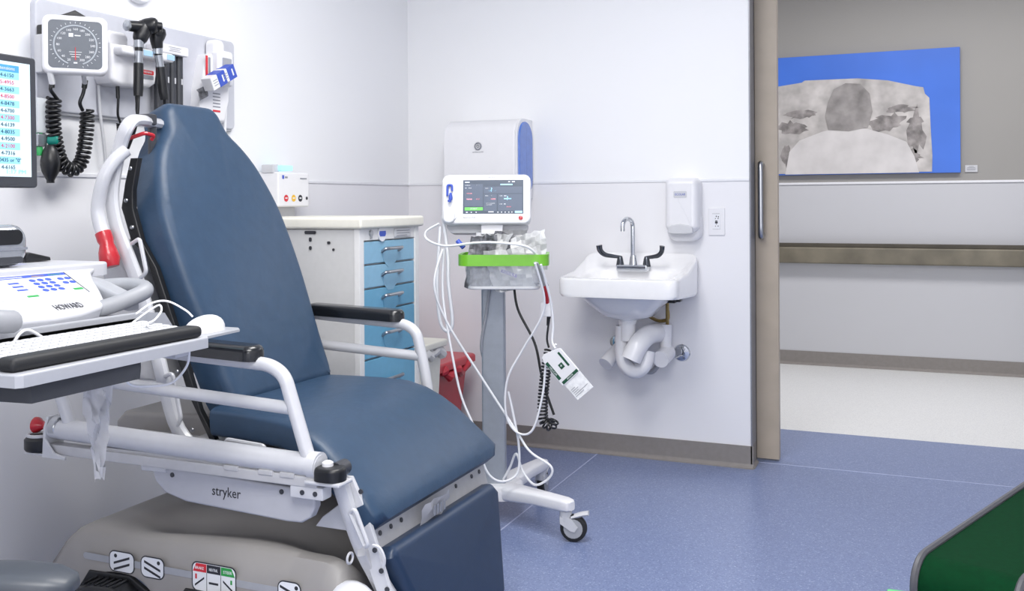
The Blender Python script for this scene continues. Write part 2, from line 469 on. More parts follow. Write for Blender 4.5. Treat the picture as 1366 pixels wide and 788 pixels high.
pic = thing('canvas_picture', 'wide canvas print of pale rock against blue sky on corridor wall', 'picture', (-.47, 7.24, 1.38))
PF = frame((0, 7.235, 0), (1, 0, 0), (0, 0, 1))
bm = B(); box(bm, (-1.25, 7.237, 1.38), (.262, 7.262, 2.24), .003); obj('canvas', bm, 'canvasblue', pic)
bm = B(); rk = [(-1.25, 1.39), (-1.25, 2.0), (-.95, 2.03), (-.78, 2.05), (-.76, 2.064), (-.4, 2.06), (-.2, 2.035), (-.02, 1.985), (.03, 1.975), (.04, 1.93), (.068, 1.9), (.075, 1.7), (.085, 1.5), (.082, 1.39)]
prism(bm, rk, PF, 0, .001); obj('printed_rock', bm, 'rock', pic)
for (cx, cz, w, h) in ((-.85, 1.72, .12, .06), (-.78, 1.82, .13, .035), (-.2, 1.74, .14, .07), (-.02, 1.68, .07, .16), (-.05, 1.5, .08, .05), (-.12, 1.83, .12, .03), (-.89, 1.52, .04, .09)):
    pts = [(cx + w * math.cos(a) * random.uniform(.55, 1.15), cz + h * math.sin(a) * random.uniform(.55, 1.15)) for a in [2 * PI * k / 22 for k in range(22)]]
    bm = B(); prism(bm, pts, PF, .0012, .0022); obj('printed_crevice', bm, 'rockd', pic)
bm = B(); prism(bm, [(-.9, 1.385), (-.87, 1.55), (-.80, 1.63), (-.64, 1.69), (-.5, 1.715), (-.34, 1.7), (-.2, 1.655), (-.08, 1.6), (-.03, 1.5), (0, 1.385)], PF, .0024, .0032); obj('printed_boulder', bm, 'rockl', pic)
bm = B(); prism(bm, [(-.60, 1.70), (-.62, 1.8), (-.6, 1.9), (-.56, 1.99), (-.48, 2.03), (-.38, 2.02), (-.32, 1.95), (-.3, 1.82), (-.33, 1.71), (-.46, 1.685)], PF, .0036, .0046); obj('printed_boulder', bm, 'rockm', pic)
pl = thing('caption_plate', 'tiny pale caption card on corridor wall right of the canvas print', 'sign', (.328, 7.265, 1.38))
bm = B(); box(bm, (.29, 7.262, 1.383), (.367, 7.2705, 1.43), .001); obj('card', bm, 'lgrey', pl)
bm = B(); CF = frame((.328, 7.2618, 1.407), (1, 0, 0), (0, 0, 1))
for k, w in enumerate((.03, .05, .055, .05)): rect(bm, CF, -w / 2, .012 - k * .008, w / 2, .015 - k * .008)
obj('lettering', bm, 'inkg', pl)

# ------------------------------------------------------------------ sink
sk = thing('wall_sink', 'white porcelain wall sink with wing-handle faucet', 'sink', (-1.19, 4.2, .6))
def se(a, e): 
    c = math.cos(a); s = math.sin(a)
    return (math.copysign(abs(c) ** e, c), math.copysign(abs(s) ** e, s))
def ringpts(cx, cy, ax, ay, e, zf, N=56):
    out = []
    for k in range(N):
        a = 2 * PI * k / N; c, s = se(a, e); x = cx + ax * c; y = cy + ay * s
        out.append(V((x, y, zf(y) if callable(zf) else zf)))
    return out
def loft(bm, rings, cap0=True, cap1=True):
    R = [[bm.verts.new(p) for p in r] for r in rings]; N = len(R[0])
    for i in range(len(R) - 1):
        for k in range(N): bm.faces.new((R[i][k], R[i][(k + 1) % N], R[i + 1][(k + 1) % N], R[i + 1][k]))
    if cap0: bm.faces.new(R[0][::-1])
    if cap1: bm.faces.new(R[-1])
    return bm
def rim(y):
    t = max(0, (y - 3.92) / .44); return .868 + .03 * t + .06 * max(0, (t - .55) / .45) ** 1.5
def rimb(y): return .785 - .02 * max(0, (y - 3.92) / .44)
cx, cy = -1.191, 4.142
bm = B()
loft(bm, [ringpts(cx, cy, .235, .205, .22, lambda y: rimb(y) + .0),
          ringpts(cx, cy, .258, .222, .2, lambda y: rimb(y) + .002),
          ringpts(cx, cy, .266, .224, .18, lambda y: rimb(y) + .015),
          ringpts(cx, cy, .267, .225, .18, lambda y: rim(y) - .012),
          ringpts(cx, cy, .262, .221, .18, lambda y: rim(y) - .002),
          ringpts(cx, cy, .25, .211, .2, lambda y: rim(y)),
          ringpts(cx, cy - .04, .218, .15, .42, lambda y: rim(y) - .006),
          ringpts(cx, cy - .045, .2, .135, .5, lambda y: rim(y) - .02),
          ringpts(cx, cy - .045, .17, .11, .6, .80),
          ringpts(cx, cy - .045, .11, .075, .8, .765),
          ringpts(cx, cy - .045, .02, .02, 1, .755)])
obj('basin', bm, 'porc', sk, 50)
bm = B()
loft(bm, [ringpts(-1.2, 4.13, .195, .17, .5, .79), ringpts(-1.2, 4.14, .17, .15, .55, .75), ringpts(-1.2, 4.15, .135, .12, .6, .715),
          ringpts(-1.2, 4.16, .115, .1, .7, .69), ringpts(-1.2, 4.16, .065, .06, .9, .675), ringpts(-1.205, 4.16, .043, .043, 1, .668), ringpts(-1.207, 4.16, .04, .04, 1, .652)])
obj('bowl_underside', bm, 'porc', sk, 50)
# faucet
bm = B(); box(bm, (-1.268, 4.185, rim(4.2) - .01), (-1.122, 4.25, rim(4.2) + .02), .008, 3)
lathe(bm, [(.02, 0), (.018, .02), (.014, .05)], (-1.195, 4.218, rim(4.2) + .012))
fa = obj('faucet', bm, 'chrome', sk)
bm = B(); tube(bm, [(-1.197, 4.218, .92), (-1.197, 4.218, 1.085)] + [(-1.197 - .012 * (1 - math.cos(a)) , 4.218 - .04 * (1 - math.cos(a)), 1.085 + .035 * math.sin(a)) for a in [PI * k / 10 for k in range(1, 11)]] + [(-1.221, 4.138, 1.065)], .0105, 12)
obj('spout', bm, 'chrome', fa)
M['bladek'] = mat('wing_handle_chrome', '5A5D63', 0.15, 1.0, var=.03)
for s in (-1, 1):
    x = -1.195 + s * .062
    bm = B(); lathe(bm, [(.019, 0), (.016, .018), (.013, .035), (.01, .045), (.002, .048)], (x, 4.218, rim(4.2) + .012))
    p = spline([(x, 4.215, .945), (x + s * .035, 4.2, .95), (x + s * .062, 4.185, .957), (x + s * .08, 4.175, .975), (x + s * .084, 4.17, 1.0)], 5)
    n = len(p); tube(bm, p, .009, 10, radii=[.007 + .008 * (i / n) for i in range(n)], flat=.55)
    obj('wing_handle', bm, 'bladek', fa)
# drain and covered pipes
bm = B(); lathe(bm, [(.036, .652), (.036, .58), (.034, .575)], (-1.207, 4.16, 0)); lathe(bm, [(.03, .66), (.03, .652)], (-1.207, 4.16, 0))
tube(bm, spline([(-1.23, 4.165, .64), (-1.233, 4.165, .52), (-1.215, 4.155, .465), (-1.17, 4.15, .44), (-1.13, 4.16, .47), (-1.12, 4.175, .53)], 6), .033, 14)
obj('trap_cover', bm, 'white', sk)
bm = B(); tube(bm, spline([(-1.175, 4.1, .50), (-1.15, 4.12, .56), (-1.12, 4.18, .6), (-1.1, 4.28, .6), (-1.1, 4.366, .6)], 6), .045, 16)
obj('trap_elbow', bm, 'white', sk)
bm = B(); tube(bm, [(-1.325, 4.2, .455), (-1.3, 4.26, .5), (-1.29, 4.366, .53)], .032, 14, radii=[.034, .03, .026]); obj('valve_cover', bm, 'white', sk)
bm = B(); tube(bm, [(-1.06, 4.28, .64), (-1.065, 4.28, .52)], .026, 14); tube(bm, [(-1.068, 4.2, .492), (-1.06, 4.3, .51)], .038, 18); obj('valve_cover', bm, 'white', sk)
bm = B(); lathe(bm, [(.04, 0), (.035, .006), (.01, .01)], (-1.01, 4.366, .5), (0, -1, 0)); obj('escutcheon', bm, 'chrome', sk); bm = B(); lathe(bm, [(.03, 0), (.026, .006), (.01, .01)], (-1.325, 4.366, .535), (0, -1, 0)); obj('escutcheon', bm, 'chrome', sk)
bm = B(); tube(bm, spline([(-1.13, 4.2, .69), (-1.1, 4.28, .655), (-1.06, 4.3, .66), (-1.055, 4.29, .7)], 6), .008, 8); tube(bm, [(-1.05, 4.26, .74), (-1.055, 4.28, .64)], .008, 8)
obj('supply_line', bm, 'brass', sk)
bm = B(); tube(bm, spline([(-1.09, 4.33, .6), (-1.09, 4.33, .5), (-1.13, 4.33, .42), (-1.17, 4.33, .41)], 5), .012, 8); obj('bracket_ring', bm, 'mgrey', sk)
bm = B(); box(bm, (-1.055, 4.19, .745), (-.995, 4.25, .772), .008); box(bm, (-1.02, 4.2, .75), (-.975, 4.24, .768), .006); obj('mounting_bolt', bm, 'black', sk)

# soap dispenser
sd = thing('soap_dispenser', 'white wall soap dispenser above the right end of sink', 'dispenser', (-.985, 4.3, 1.01))
bm = B(); prism(bm, rrect(.152, .245, .03, 6, -.987, 1.18), frame((0, YB - .001, 0), (1, 0, 0), (0, 0, 1)), 0, .098, .03, 4); 
obj('cover', bm, 'white', sd)
bm = B(); prism(bm, rrect(.156, .14, .045, 8, -.985, 1.085), frame((0, YB - .002, 0), (1, 0, 0), (0, 0, 1)), 0, .055, .02, 3); obj('back_plate', bm, 'white', sd)
bm = B(); prism(bm, [(-1.048, 1.055), (-1.045, 1.08), (-1.03, 1.09), (-.99, 1.096), (-.95, 1.09), (-.935, 1.08), (-.932, 1.055), (-.96, 1.05), (-1.02, 1.05)], frame((0, YB - .095, 0), (1, 0, 0), (0, 0, 1)), 0, .012, .005); obj('push_lever', bm, 'lgrey', sd)
bm = B(); SF = frame((-.99, YB - .0995, 1.228), (1, 0, 0), (0, 0, 1)); prism(bm, rrect(.06, .03, .005), SF, 0, .001); bl = obj('badge', bm, 'lgrey', sd)
bm = B(); text(bm, 'ECOLAB', SF, 0, 0, .014, .0012, width=.046); obj('lettering', bm, 'inkblue', bl)
# outlet
ot = thing('wall_outlet', 'white duplex wall outlet right of the soap dispenser', 'outlet', (-.846, YB, 1.04))
OF = frame((-.846, YB - .0005, 1.104), (1, 0, 0), (0, 0, 1))
bm = B(); prism(bm, rrect(.074, .124, .004), OF, 0, .006, .002); obj('cover_plate', bm, 'white', ot)
bm = B(); prism(bm, rrect(.034, .068, .003), OF, .006, .008, .001); obj('receptacle', bm, 'trim', ot)
bm = B()
for (x, y, w, h) in ((0, .024, .004, .006), (.009, .022, .004, .006), (-.004, .014, .003, .004), (.008, .014, .004, .004), (0, -.004, .012, .008), (0, .003, .01, .004), (-.004, -.02, .003, .004), (.008, -.02, .004, .004), (0, -.011, .004, .003)):
    rect(bm, OF, x - w / 2, y - h / 2, x + w / 2, y + h / 2, .0082)
obj('slots', bm, 'inkd', ot)
bm = B(); text(bm, 'AL 20 FLOOR', OF, -.002, .036, .006, .0062, width=.032); text(bm, 'IG-RECEPT', OF, 0, -.033, .005, .0062, width=.026); obj('lettering', bm, 'inkg', ot)

# paper towel dispenser
td = thing('paper_towel_dispenser', 'large white paper towel dispenser with blue side window on back wall', 'dispenser', (-1.92, 4.25, 1.21))
prof = [(YB - .001, 1.21), (YB - .001, 1.6), (YB - .08, 1.6), (YB - .16, 1.592), (YB - .205, 1.57), (YB - .228, 1.53), (YB - .23, 1.3), (YB - .22, 1.23), (YB - .2, 1.21)]
bm = B(); prism(bm, prof, frame((-2.11, 0, 0), (0, 1, 0), (0, 0, 1)), 0, .37, .012, 3); obj('housing', bm, 'white', td)
bm = B(); prism(bm, rrect(.17, .355, .085, 10, YB - .115, 1.405), frame((-1.742, 0, 0), (0, 1, 0), (0, 0, 1)), 0, .014, .006, 3); obj('side_window', bm, 'bluewin', td)
bm = B(); prism(bm, rrect(.2, .385, .09, 10, YB - .115, 1.405), frame((-1.742, 0, 0), (0, 1, 0), (0, 0, 1)), -.01, .006, .003, 3); obj('window_frame', bm, 'white', td)
bm = B(); TF = frame((-1.93, YB - .2305, 1.465), (1, 0, 0), (0, 0, 1))
tube(bm, [TF[0] + V((.016 * math.cos(a), -.001, .016 * math.sin(a))) for a in [2 * PI * k / 24 for k in range(24)]], .0035, 6, closed=True)
tube(bm, [TF[0] + V((.006 * math.cos(a), -.001, .006 * math.sin(a))) for a in [2 * PI * k / 16 for k in range(16)]], .002, 6, closed=True)
text(bm, 'GEORGIA PACIFIC', TF, 0, -.028, .007, .0005, width=.06)
obj('emblem', bm, 'inkg', td)

# ------------------------------------------------------------------ supply cart
ct = thing('supply_cart', 'tall white medical supply cart with five blue drawers against left wall', 'cart', (-2.1, 3.18, 0))
X0, X1, Y0, Y1 = -2.37, -1.85, 2.955, 3.40
bm = B(); box(bm, (X0, Y0 + .002, .1), (X1 - .022, Y1 - .002, 1.105), .006); obj('cabinet_body', bm, 'cart', ct)
bm = B()
box(bm, (X1 - .024, Y0, .1), (X1, Y0 + .032, 1.105), .003); box(bm, (X1 - .024, Y1 - .032, .1), (X1, Y1, 1.105), .003)
box(bm, (X1 - .024, Y0 + .03, 1.062), (X1 - .003, Y1 - .03, 1.105), .002); box(bm, (X1 - .024, Y0 + .03, .1), (X1 - .003, Y1 - .03, .14), .002)
obj('front_frame', bm, 'cartw', ct)
bm = B(); box(bm, (X0 - .01, Y0 - .014, 1.105), (X1 + .016, Y1 + .018, 1.147), .01, 3); 
box(bm, (X0 + .02, Y0 + .03, 1.145), (X1 - .02, Y1 - .02, 1.1475)); obj('worktop', bm, 'cream', ct)
zs = [1.060, .972, .884, .800, .625, .45]
for i in range(5):
    bm = B(); box(bm, (X1 - .03, Y0 + .034, zs[i + 1] + .004), (X1 - .004, Y1 - .034, zs[i] - .003), .003)
    dr = obj('drawer', bm, 'blue1' if i < 2 else 'blue2', ct)
    zc = zs[i + 1] + .09 if i > 2 else (zs[i] + zs[i + 1]) / 2 + .012
    bm = B(); yc = (Y0 + Y1) / 2 + .0
    hb = fillet([(X1 - .004, yc - .062, zc - .012), (X1 + .014, yc - .062, zc), (X1 + .02, yc - .05, zc), (X1 + .02, yc + .05, zc), (X1 + .014, yc + .062, zc), (X1 - .004, yc + .062, zc - .012)], .012)
    tube(bm, hb, .0065, 10); obj('drawer_handle', bm, 'steel', dr)
    bm = B(); prism(bm, [(yc - .055, zc - .004), (yc - .05, zc - .045), (yc - .02, zc - .07), (yc + .02, zc - .07), (yc + .05, zc - .045), (yc + .055, zc - .004)], frame((X1 - .004, 0, 0), (0, 1, 0), (0, 0, 1)), 0, .0015); obj('handle_shadow', bm, 'blue1' if i < 2 else 'blue2', dr)  # raised V shaped like the shadow under the wire handle
bm = B(); box(bm, (X1 - .03, Y0 + .034, .145), (X1 - .004, Y1 - .034, .447), .003); obj('drawer', bm, 'blue2', ct)
LF = frame((X1, 0, 0), (0, 1, 0), (0, 0, 1))
bm = B(); lathe(bm, [(.0, 0), (.03, .0), (.03, .004), (.0, .004)], (X1 - .002, Y0 + .158, 1.085), (1, 0, 0)); dg = obj('round_badge', bm, 'white', ct)
bm = B(); prism(bm, [(Y0 + .134, 1.083), (Y0 + .136, 1.094), (Y0 + .18, 1.094), (Y0 + .182, 1.083), (Y0 + .176, 1.074), (Y0 + .14, 1.074)], LF, .0025, .003); obj('lettering', bm, 'inkblue', dg)
bm = B(); box(bm, (X1 - .003, Y0 + .25, 1.068), (X1 + .003, Y0 + .375, 1.1), .002); nl = obj('name_plate', bm, 'lgrey', ct)
bm = B(); 
for k, w in enumerate((.1, .1, .08)): rect(bm, LF, Y0 + .262, 1.09 - k * .009, Y0 + .262 + w, 1.093 - k * .009, .0034)
obj('lettering', bm, 'inkg', nl)
bm = B(); lathe(bm, [(.012, 0), (.011, .006), (.002, .007)], (X1 - .003, Y0 + .08, 1.088), (1, 0, 0)); box(bm, (X1, Y0 + .074, 1.068), (X1 + .006, Y0 + .08, 1.088), .001); obj('lock', bm, 'steel', ct)
bm = B(); SFc = frame((0, Y0 - .0005, 0), (1, 0, 0), (0, 0, 1))
for (x, z, w, h) in ((-2.06, 1.092, .05, .012), (-2.06, 1.066, .012, .016), (-2.06, 1.035, .012, .014), (-1.98, 1.055, .014, .01), (-1.96, 1.03, .01, .01), (-1.935, .8, .016, .01), (-2.32, 1.06, .01, .01), (-2.32, 1.0, .01, .01), (-1.92, .5, .01, .01), (-2.3, .98, .01, .01)):
    prism(bm, rrect(w, h, min(w, h) * .4, 3, x, z), SFc, 0, .0008)
obj('mounting_holes', bm, 'inkd', ct)
for x in (X0 + .06, X1 - .07):
    for y in (Y0 + .06, Y1 - .06):
        bm = B(); lathe(bm, [(.02, -.016), (.045, -.014), (.05, -.008), (.05, .008), (.045, .014), (.02, .016)], (x, y, .05), (1, 0, 0)); box(bm, (x - .025, y - .02, .05), (x + .025, y + .02, .105), .004); obj('caster', bm, 'rubber', ct)

# bins
cb = thing('waste_bin', 'narrow cream waste bin with lidded white liner beside supply cart', 'bin', (-2.1, 3.53, 0))
bm = B(); loft(bm, [[V(p) for p in ((-2.3, 3.46, 0), (-1.9, 3.46, 0), (-1.9, 3.61, 0), (-2.3, 3.61, 0))], [V(p) for p in ((-2.34, 3.445, .58), (-1.87, 3.445, .58), (-1.87, 3.625, .58), (-2.34, 3.625, .58))]]); obj('bin_body', bm, 'cream', cb)
bm = B(); box(bm, (-2.36, 3.43, .592), (-1.845, 3.64, .622), .008, 3); obj('lid', bm, 'cream', cb)
bm = B()
for (a, b_) in (((-1.862, 3.45), (-1.862, 3.62)),):
    p = [V((-1.868 + .012 * math.sin(k * 1.9), 3.45 + .17 * k / 12, .575 + .012 * math.sin(k * 2.7))) for k in range(13)]
    tube(bm, p, .02, 8, radii=[.016 + .008 * math.sin(k * 1.3) ** 2 for k in range(13)])
obj('liner_bag', bm, 'bag', cb)
rb = thing('waste_bin', 'red plastic waste bin with lid standing in the room corner', 'bin', (-2.2, 4.05, 0))
bm = B(); loft(bm, [[V(p) for p in ((-2.3, 3.92, 0), (-2.08, 3.92, 0), (-2.08, 4.19, 0), (-2.3, 4.19, 0))], [V(p) for p in ((-2.35, 3.88, .44), (-2.04, 3.88, .44), (-2.04, 4.23, .44), (-2.35, 4.23, .44))]]); obj('bin_body', bm, 'redbin', rb)
bm = B(); prism(bm, [(-2.38, 3.845), (-2.02, 3.845), (-2.0, 3.87), (-2.0, 4.24), (-2.02, 4.26), (-2.38, 4.26)], frame((0, 0, 0), (1, 0, 0), (0, 1, 0)), .425, .462, .012, 3); obj('lid', bm, 'redbin', rb)
bm = B(); p = [V((-2.015 + .01 * math.sin(k * 1.7), 3.9 + .3 * k / 14, .40 + .016 * math.sin(k * 1.1) - .0015 * abs(k - 7) ** 1.3 * -1)) for k in range(15)]
tube(bm, p, .02, 8, radii=[.014 + .012 * abs(math.sin(k * 1.1)) for k in range(15)]); obj('liner_bag', bm, 'redbin', rb)

# ------------------------------------------------------------------ stretcher chair
bed = thing('stretcher_chair', 'wheeled hospital stretcher chair with navy blue mattress and white side rails', 'bed', (-1.6, 2.24, 0))
vv = V((-.42, 0, 1)).normalized(); uu = V((0, 1, 0)); c0 = V((-1.3786 + .42 * 0, 0, 0))
K = math.sqrt(1 + .42 ** 2)
BF = (V((-1.3786, 0, 0)), uu, vv, V((1, 0, .42)).normalized())
YC = 2.262
right = [(2.50, .665), (2.515, .70), (2.522, .80), (2.54, .96), (2.545, 1.08), (2.540, 1.18), (2.522, 1.255), (2.492, 1.33), (2.452, 1.385), (2.416, 1.42), (2.403, 1.45), (2.395, 1.48), (2.37, 1.502), (2.33, 1.505)]
rp = spline([(y, z * K, 0) for y, z in right], 3)
outl = [(p.x, p.y) for p in rp] + [(2 * YC - p.x + .034, p.y) for p in reversed(rp)]
bm = B(); prism(bm, outl, BF, -.095, 0, .03, 4, crown=.012); obj('back_cushion', bm, 'navy', bed, 60)
# seat cushion
st = [(-1.70, .672, .60, .272), (-1.69, .677, .595, .276), (-1.6, .678, .592, .285), (-1.5, .677, .59, .298), (-1.42, .672, .585, .31), (-1.36, .655, .57, .318), (-1.31, .63, .545, .324), (-1.265, .6, .52, .33),
      (-1.22, .562, .493, .335), (-1.18, .527, .468, .342), (-1.145, .495, .455, .347), (-1.128, .475, .452, .343)]
bm = B(); rings = []
def secring(x, top, bot, hw, N=40, e=.3, yc=2.235, nx=None):
    mid = (top + bot) / 2; h = (top - bot) / 2; out = []
    for k in range(N):
        a = 2 * PI * k / N; c, s = se(a, e)
        out.append((x, yc + c * hw, mid + s * h))
    return out
# cross sections laid perpendicular to the curved profile
prof_top = [V((s[0], 0, s[1])) for s in st]
for i, (x, top, bot, hw) in enumerate(st):
    t = (prof_top[min(i + 1, len(st) - 1)] - prof_top[max(i - 1, 0)]).normalized()
    nrm = V((t.z, 0, -t.x)); 
    if nrm.z < 0: nrm = -nrm
    th = .086 if 0 < i < len(st) - 1 else .06
    ctr = V((x, 2.235, top)) - nrm * .043
    ring = []
    yc = 2.248 - .008 * i / (len(st) - 1) 
    for k in range(44):
        a = 2 * PI * k / 44; c, s = se(a, .32)
        ring.append(V((ctr.x, yc, ctr.z)) + V((0, 1, 0)) * (c * (hw - (0 if 0 < i < len(st) - 1 else .02))) + nrm * (s * th / 2))
    rings.append(ring)
loft(bm, rings); obj('seat_cushion', bm, 'navy', bed, 60)
# a folded crease where sheet wraps the seat edge
bm = B()
for (a, b_, c_) in (((-1.69, 2.0, .685), (-1.68, 2.25, .684), (-1.68, 2.5, .682)),):
    tube(bm, spline([a, b_, c_], 6), .008, 8)
obj('sheet_fold', bm, 'navyv', bed)
# lower leg rest
RF = frame((-1.066, 0, 0), (0, 1, 0), (-.256, 0, 1))
kz = math.sqrt(1 + .256 ** 2)
pad = [(y, z * kz) for y, z in ((2.065, .085), (2.03, .11), (1.925, .37), (1.945, .393), (2.50, .388), (2.527, .36), (2.43, .12), (2.40, .085))]
bm = B(); prism(bm, pad, RF, 0, .045, .022, 4, crown=.008); obj('leg_rest_pad', bm, 'navyv', bed, 50)
bm = B(); prism(bm, [(y, z * kz) for y, z in ((2.02, .06), (1.885, .395), (1.9, .425), (2.53, .42), (2.55, .37), (2.44, .06))], RF, -.025, -.001, .004); obj('leg_rest_backing', bm, 'gmetal', bed)
bm = B(); prism(bm, [(1.915, .398), (1.915, .465), (2.54, .465), (2.54, .394)], RF, -.012, .004, .002); 
fs = obj('foot_crossbar', bm, 'gmetal', bed)
for y in (1.95, 2.0, 2.05, 2.35, 2.45, 2.5):
    bm = B(); lathe(bm, [(.006, 0), (.006, .002)], (-1.170, y, .425), (1, 0, .256), 10); obj('bolt', bm, 'dgrey', fs)
for (y, xo) in ((1.885, 0), (2.50, 0)):
    sg = 1 if y < 2.2 else -1
    pth = spline([(-1.245, y, .58), (-1.225, y + .006 * sg, .513), (-1.202, y + .018 * sg, .43), (-1.18, y + .03 * sg, .37), (-1.145, y + .045 * sg, .305), (-1.11, y + .06 * sg, .24), (-1.09, y + .07 * sg, .18)], 5)
    if y > 2: pth = pth[4:16]
    bm = B(); tube(bm, pth, .021, 10, flat=.8); sm = obj('leg_frame', bm, 'wmetal', bed)
    if y < 2:
        bm = B(); prism(bm, [(-1.215, .565), (-1.175, .49), (-1.15, .42), (-1.125, .35), (-1.10, .28), (-1.08, .2), (-1.11, .2), (-1.15, .31), (-1.18, .385), (-1.21, .47), (-1.235, .565)], frame((0, 1.905, 0), (1, 0, 0), (0, 0, 1)), -.004, .006, .002); obj('side_plate', bm, 'wmetal', sm)
        bm = B(); lp = fillet([(-1.185, 1.868, .505), (-1.178, 1.852, .505), (-1.145, 1.852, .43), (-1.152, 1.868, .425)], .01)
        tube(bm, fillet([(-1.197, 1.864, .495), (-1.18, 1.858, .508), (-1.145, 1.858, .43), (-1.158, 1.864, .422), (-1.197, 1.864, .495)], .012), .005, 8); obj('strap_loop', bm, 'wmetal', sm)
        for (x, z) in ((-1.188, .535), (-1.152, .405), (-1.135, .36), (-1.12, .32)):
            bm = B(); lathe(bm, [(.006, 0), (.006, .003)], (x, 1.898, z), (0, -1, 0), 10); obj('bolt', bm, 'dgrey', sm)
        bm = B(); tube(bm, spline([(-1.15, 1.885, .42), (-1.132, 1.885, .417), (-1.12, 1.885, .395), (-1.122, 1.885, .375)], 4), .004, 6); obj('hook', bm, 'wmetal', sm)
        bm = B(); tube(bm, [(-1.2, 1.868 + .012 * math.cos(a), .39 + .012 * math.sin(a)) for a in [2 * PI * k / 12 for k in range(12)]], .003, 6, closed=True); obj('ring', bm, 'wmetal', sm)
# pivot bracket below the seat
bm = B(); prism(bm, [(-1.33, .43), (-1.31, .455), (-1.25, .5), (-1.19, .51), (-1.19, .43)], frame((0, 1.93, 0), (1, 0, 0), (0, 0, 1)), 0, .01, .003); obj('pivot_bracket', bm, 'wmetal', bed)
bm = B(); lathe(bm, [(.018, -.02), (.018, .02)], (-1.232, 1.88, .588), (0, 1, 0), 16); obj('pivot_pin', bm, 'dgrey', bed)
# paper tag under the seat front
pt = crumple((-1.138, 2.17, .424), (0, 1, .0), (.3, 0, 1), .13, .055, .008, 5, 3, 4); po = obj('paper_tag', pt, 'white', bed, label='crumpled printed paper tag')
bm = B()
for k in range(4):
    box(bm, (-1.1275, 2.14 + k * .018, .412), (-1.1265, 2.15 + k * .018, .436))
obj('print', bm, 'inkg', po)

# back frame
def bpt(x, y, z): return V((x, y, z))
fr_l = [(-1.745, .575), (-1.795, .634), (-1.846, .788), (-1.896, .945), (-1.947, 1.054), (-1.99, 1.144), (-2.005, 1.225), (-1.988, 1.316), (-1.972, 1.366), (-1.955, 1.40)]
lft = [V((x, 1.962, z)) for x, z in fr_l]
top = [V((-1.955, 1.985, 1.425)), V((-1.965, 2.03, 1.43)), V((-1.99, 2.08, 1.43))]
pth = spline(lft + top + [V((-2.06, 2.26, 1.43)), V((-2.03, 2.36, 1.41))] + [V((p.x - .045, 2 * YC - p.y - (.07 if p.z < 1.2 else .14), p.z)) for p in reversed(lft)], 4)
bm = B(); tube(bm, pth, .02, 10, flat=.8); bf = obj('back_frame', bm, 'wmetal', bed)
bm = B(); prism(bm, [(-1.71, .585), (-1.78, .70), (-1.83, .83), (-1.89, .98), (-1.92, 1.06), (-1.972, 1.10), (-1.998, 1.17), (-2.006, 1.19), (-1.992, 1.26), (-1.972, 1.325), (-1.945, 1.325), (-1.965, 1.24), (-1.965, 1.19), (-1.935, 1.1), (-1.885, 1.03), (-1.81, .85), (-1.74, .66), (-1.69, .585)], frame((0, 2.0, 0), (1, 0, 0), (0, 0, 1)), -.01, .006, .003); bp = obj('hinge_plate', bm, 'black', bed, label='black side plate with silver screws')
for (x, z) in ((-1.972, 1.297), (-1.988, 1.21), (-1.967, 1.137), (-1.815, .755), (-1.765, .605)):
    bm = B(); lathe(bm, [(.0065, 0), (.005, .003), (.001, .004)], (x, 1.994, z), (0, -1, 0), 10); obj('screw', bm, 'steel', bp)
for q in (((-1.93, 1.095), (-1.898, 1.11), (-1.875, 1.02), (-1.9, 1.005)), ((-1.82, .75), (-1.79, .76), (-1.762, .645), (-1.785, .615))):
    bm = B(); tube(bm, fillet([V((q[0][0], 1.955, q[0][1])), V((q[1][0], 1.95, q[1][1])), V((q[2][0], 1.95, q[2][1])), V((q[3][0], 1.955, q[3][1]))], .012), .0055, 8); obj('strap_loop', bm, 'wmetal', bed)
bm = B(); tube(bm, fillet([V((-1.598, 1.925, .585)), V((-1.598, 1.925, .612)), V((-1.479, 1.925, .606)), V((-1.479, 1.925, .575))], .012), .0055, 8); obj('strap_loop', bm, 'wmetal', bed)
# push handle with red grip
bm = B(); tube(bm, spline([(-1.958, 1.965, 1.345), (-1.972, 1.94, 1.318), (-1.99, 1.92, 1.27), (-2.012, 1.92, 1.195), (-2.006, 1.92, 1.15), (-1.99, 1.92, 1.115)], 6), .018, 12); ph = obj('push_handle', bm, 'wmetal', bed)
bm = B(); tube(bm, [(-1.995, 1.92, 1.125), (-1.986, 1.92, 1.105), (-1.982, 1.92, 1.095), (-1.978, 1.92, 1.075), (-1.972, 1.92, 1.055), (-1.966, 1.92, 1.035)], .02, 14, radii=[.021, .021, .018, .024, .027, .02]); obj('handle_grip', bm, 'red', ph, label='red rubber grip')
bm = B(); tube(bm, fillet([V((-2.0, 2.0, 1.375)), V((-1.955, 2.03, 1.395)), V((-1.95, 2.06, 1.39)), V((-1.96, 2.06, 1.378))], .008), .0055, 8); obj('release_lever', bm, 'red', bed, label='small red release lever')
bm = B(); box(bm, (-2.04, 2.06, 1.42), (-1.965, 2.09, 1.452), .006); box(bm, (-2.0, 2.085, 1.33), (-1.985, 2.11, 1.45), .006); obj('headrest_bracket', bm, 'dgrey', bed)
bm = B(); prism(bm, [(-1.945, .9), (-1.98, 1.0), (-2.05, 1.1), (-2.1, 1.1), (-2.08, .9), (-1.97, .72), (-1.9, .72)], frame((0, 2.0, 0), (1, 0, 0), (0, 0, 1)), -.45, 0, .02); obj('back_shell', bm, 'gmetal', bed)
bm = B(); prism(bm, [(-2.14, .5), (-2.14, .575), (-2.11, .605), (-1.8, .62), (-1.8, .5)], frame((0, 2.10, 0), (1, 0, 0), (0, 0, 1)), -.3, 0, .015, 4); obj('motor_cover', bm, 'hood', bed)

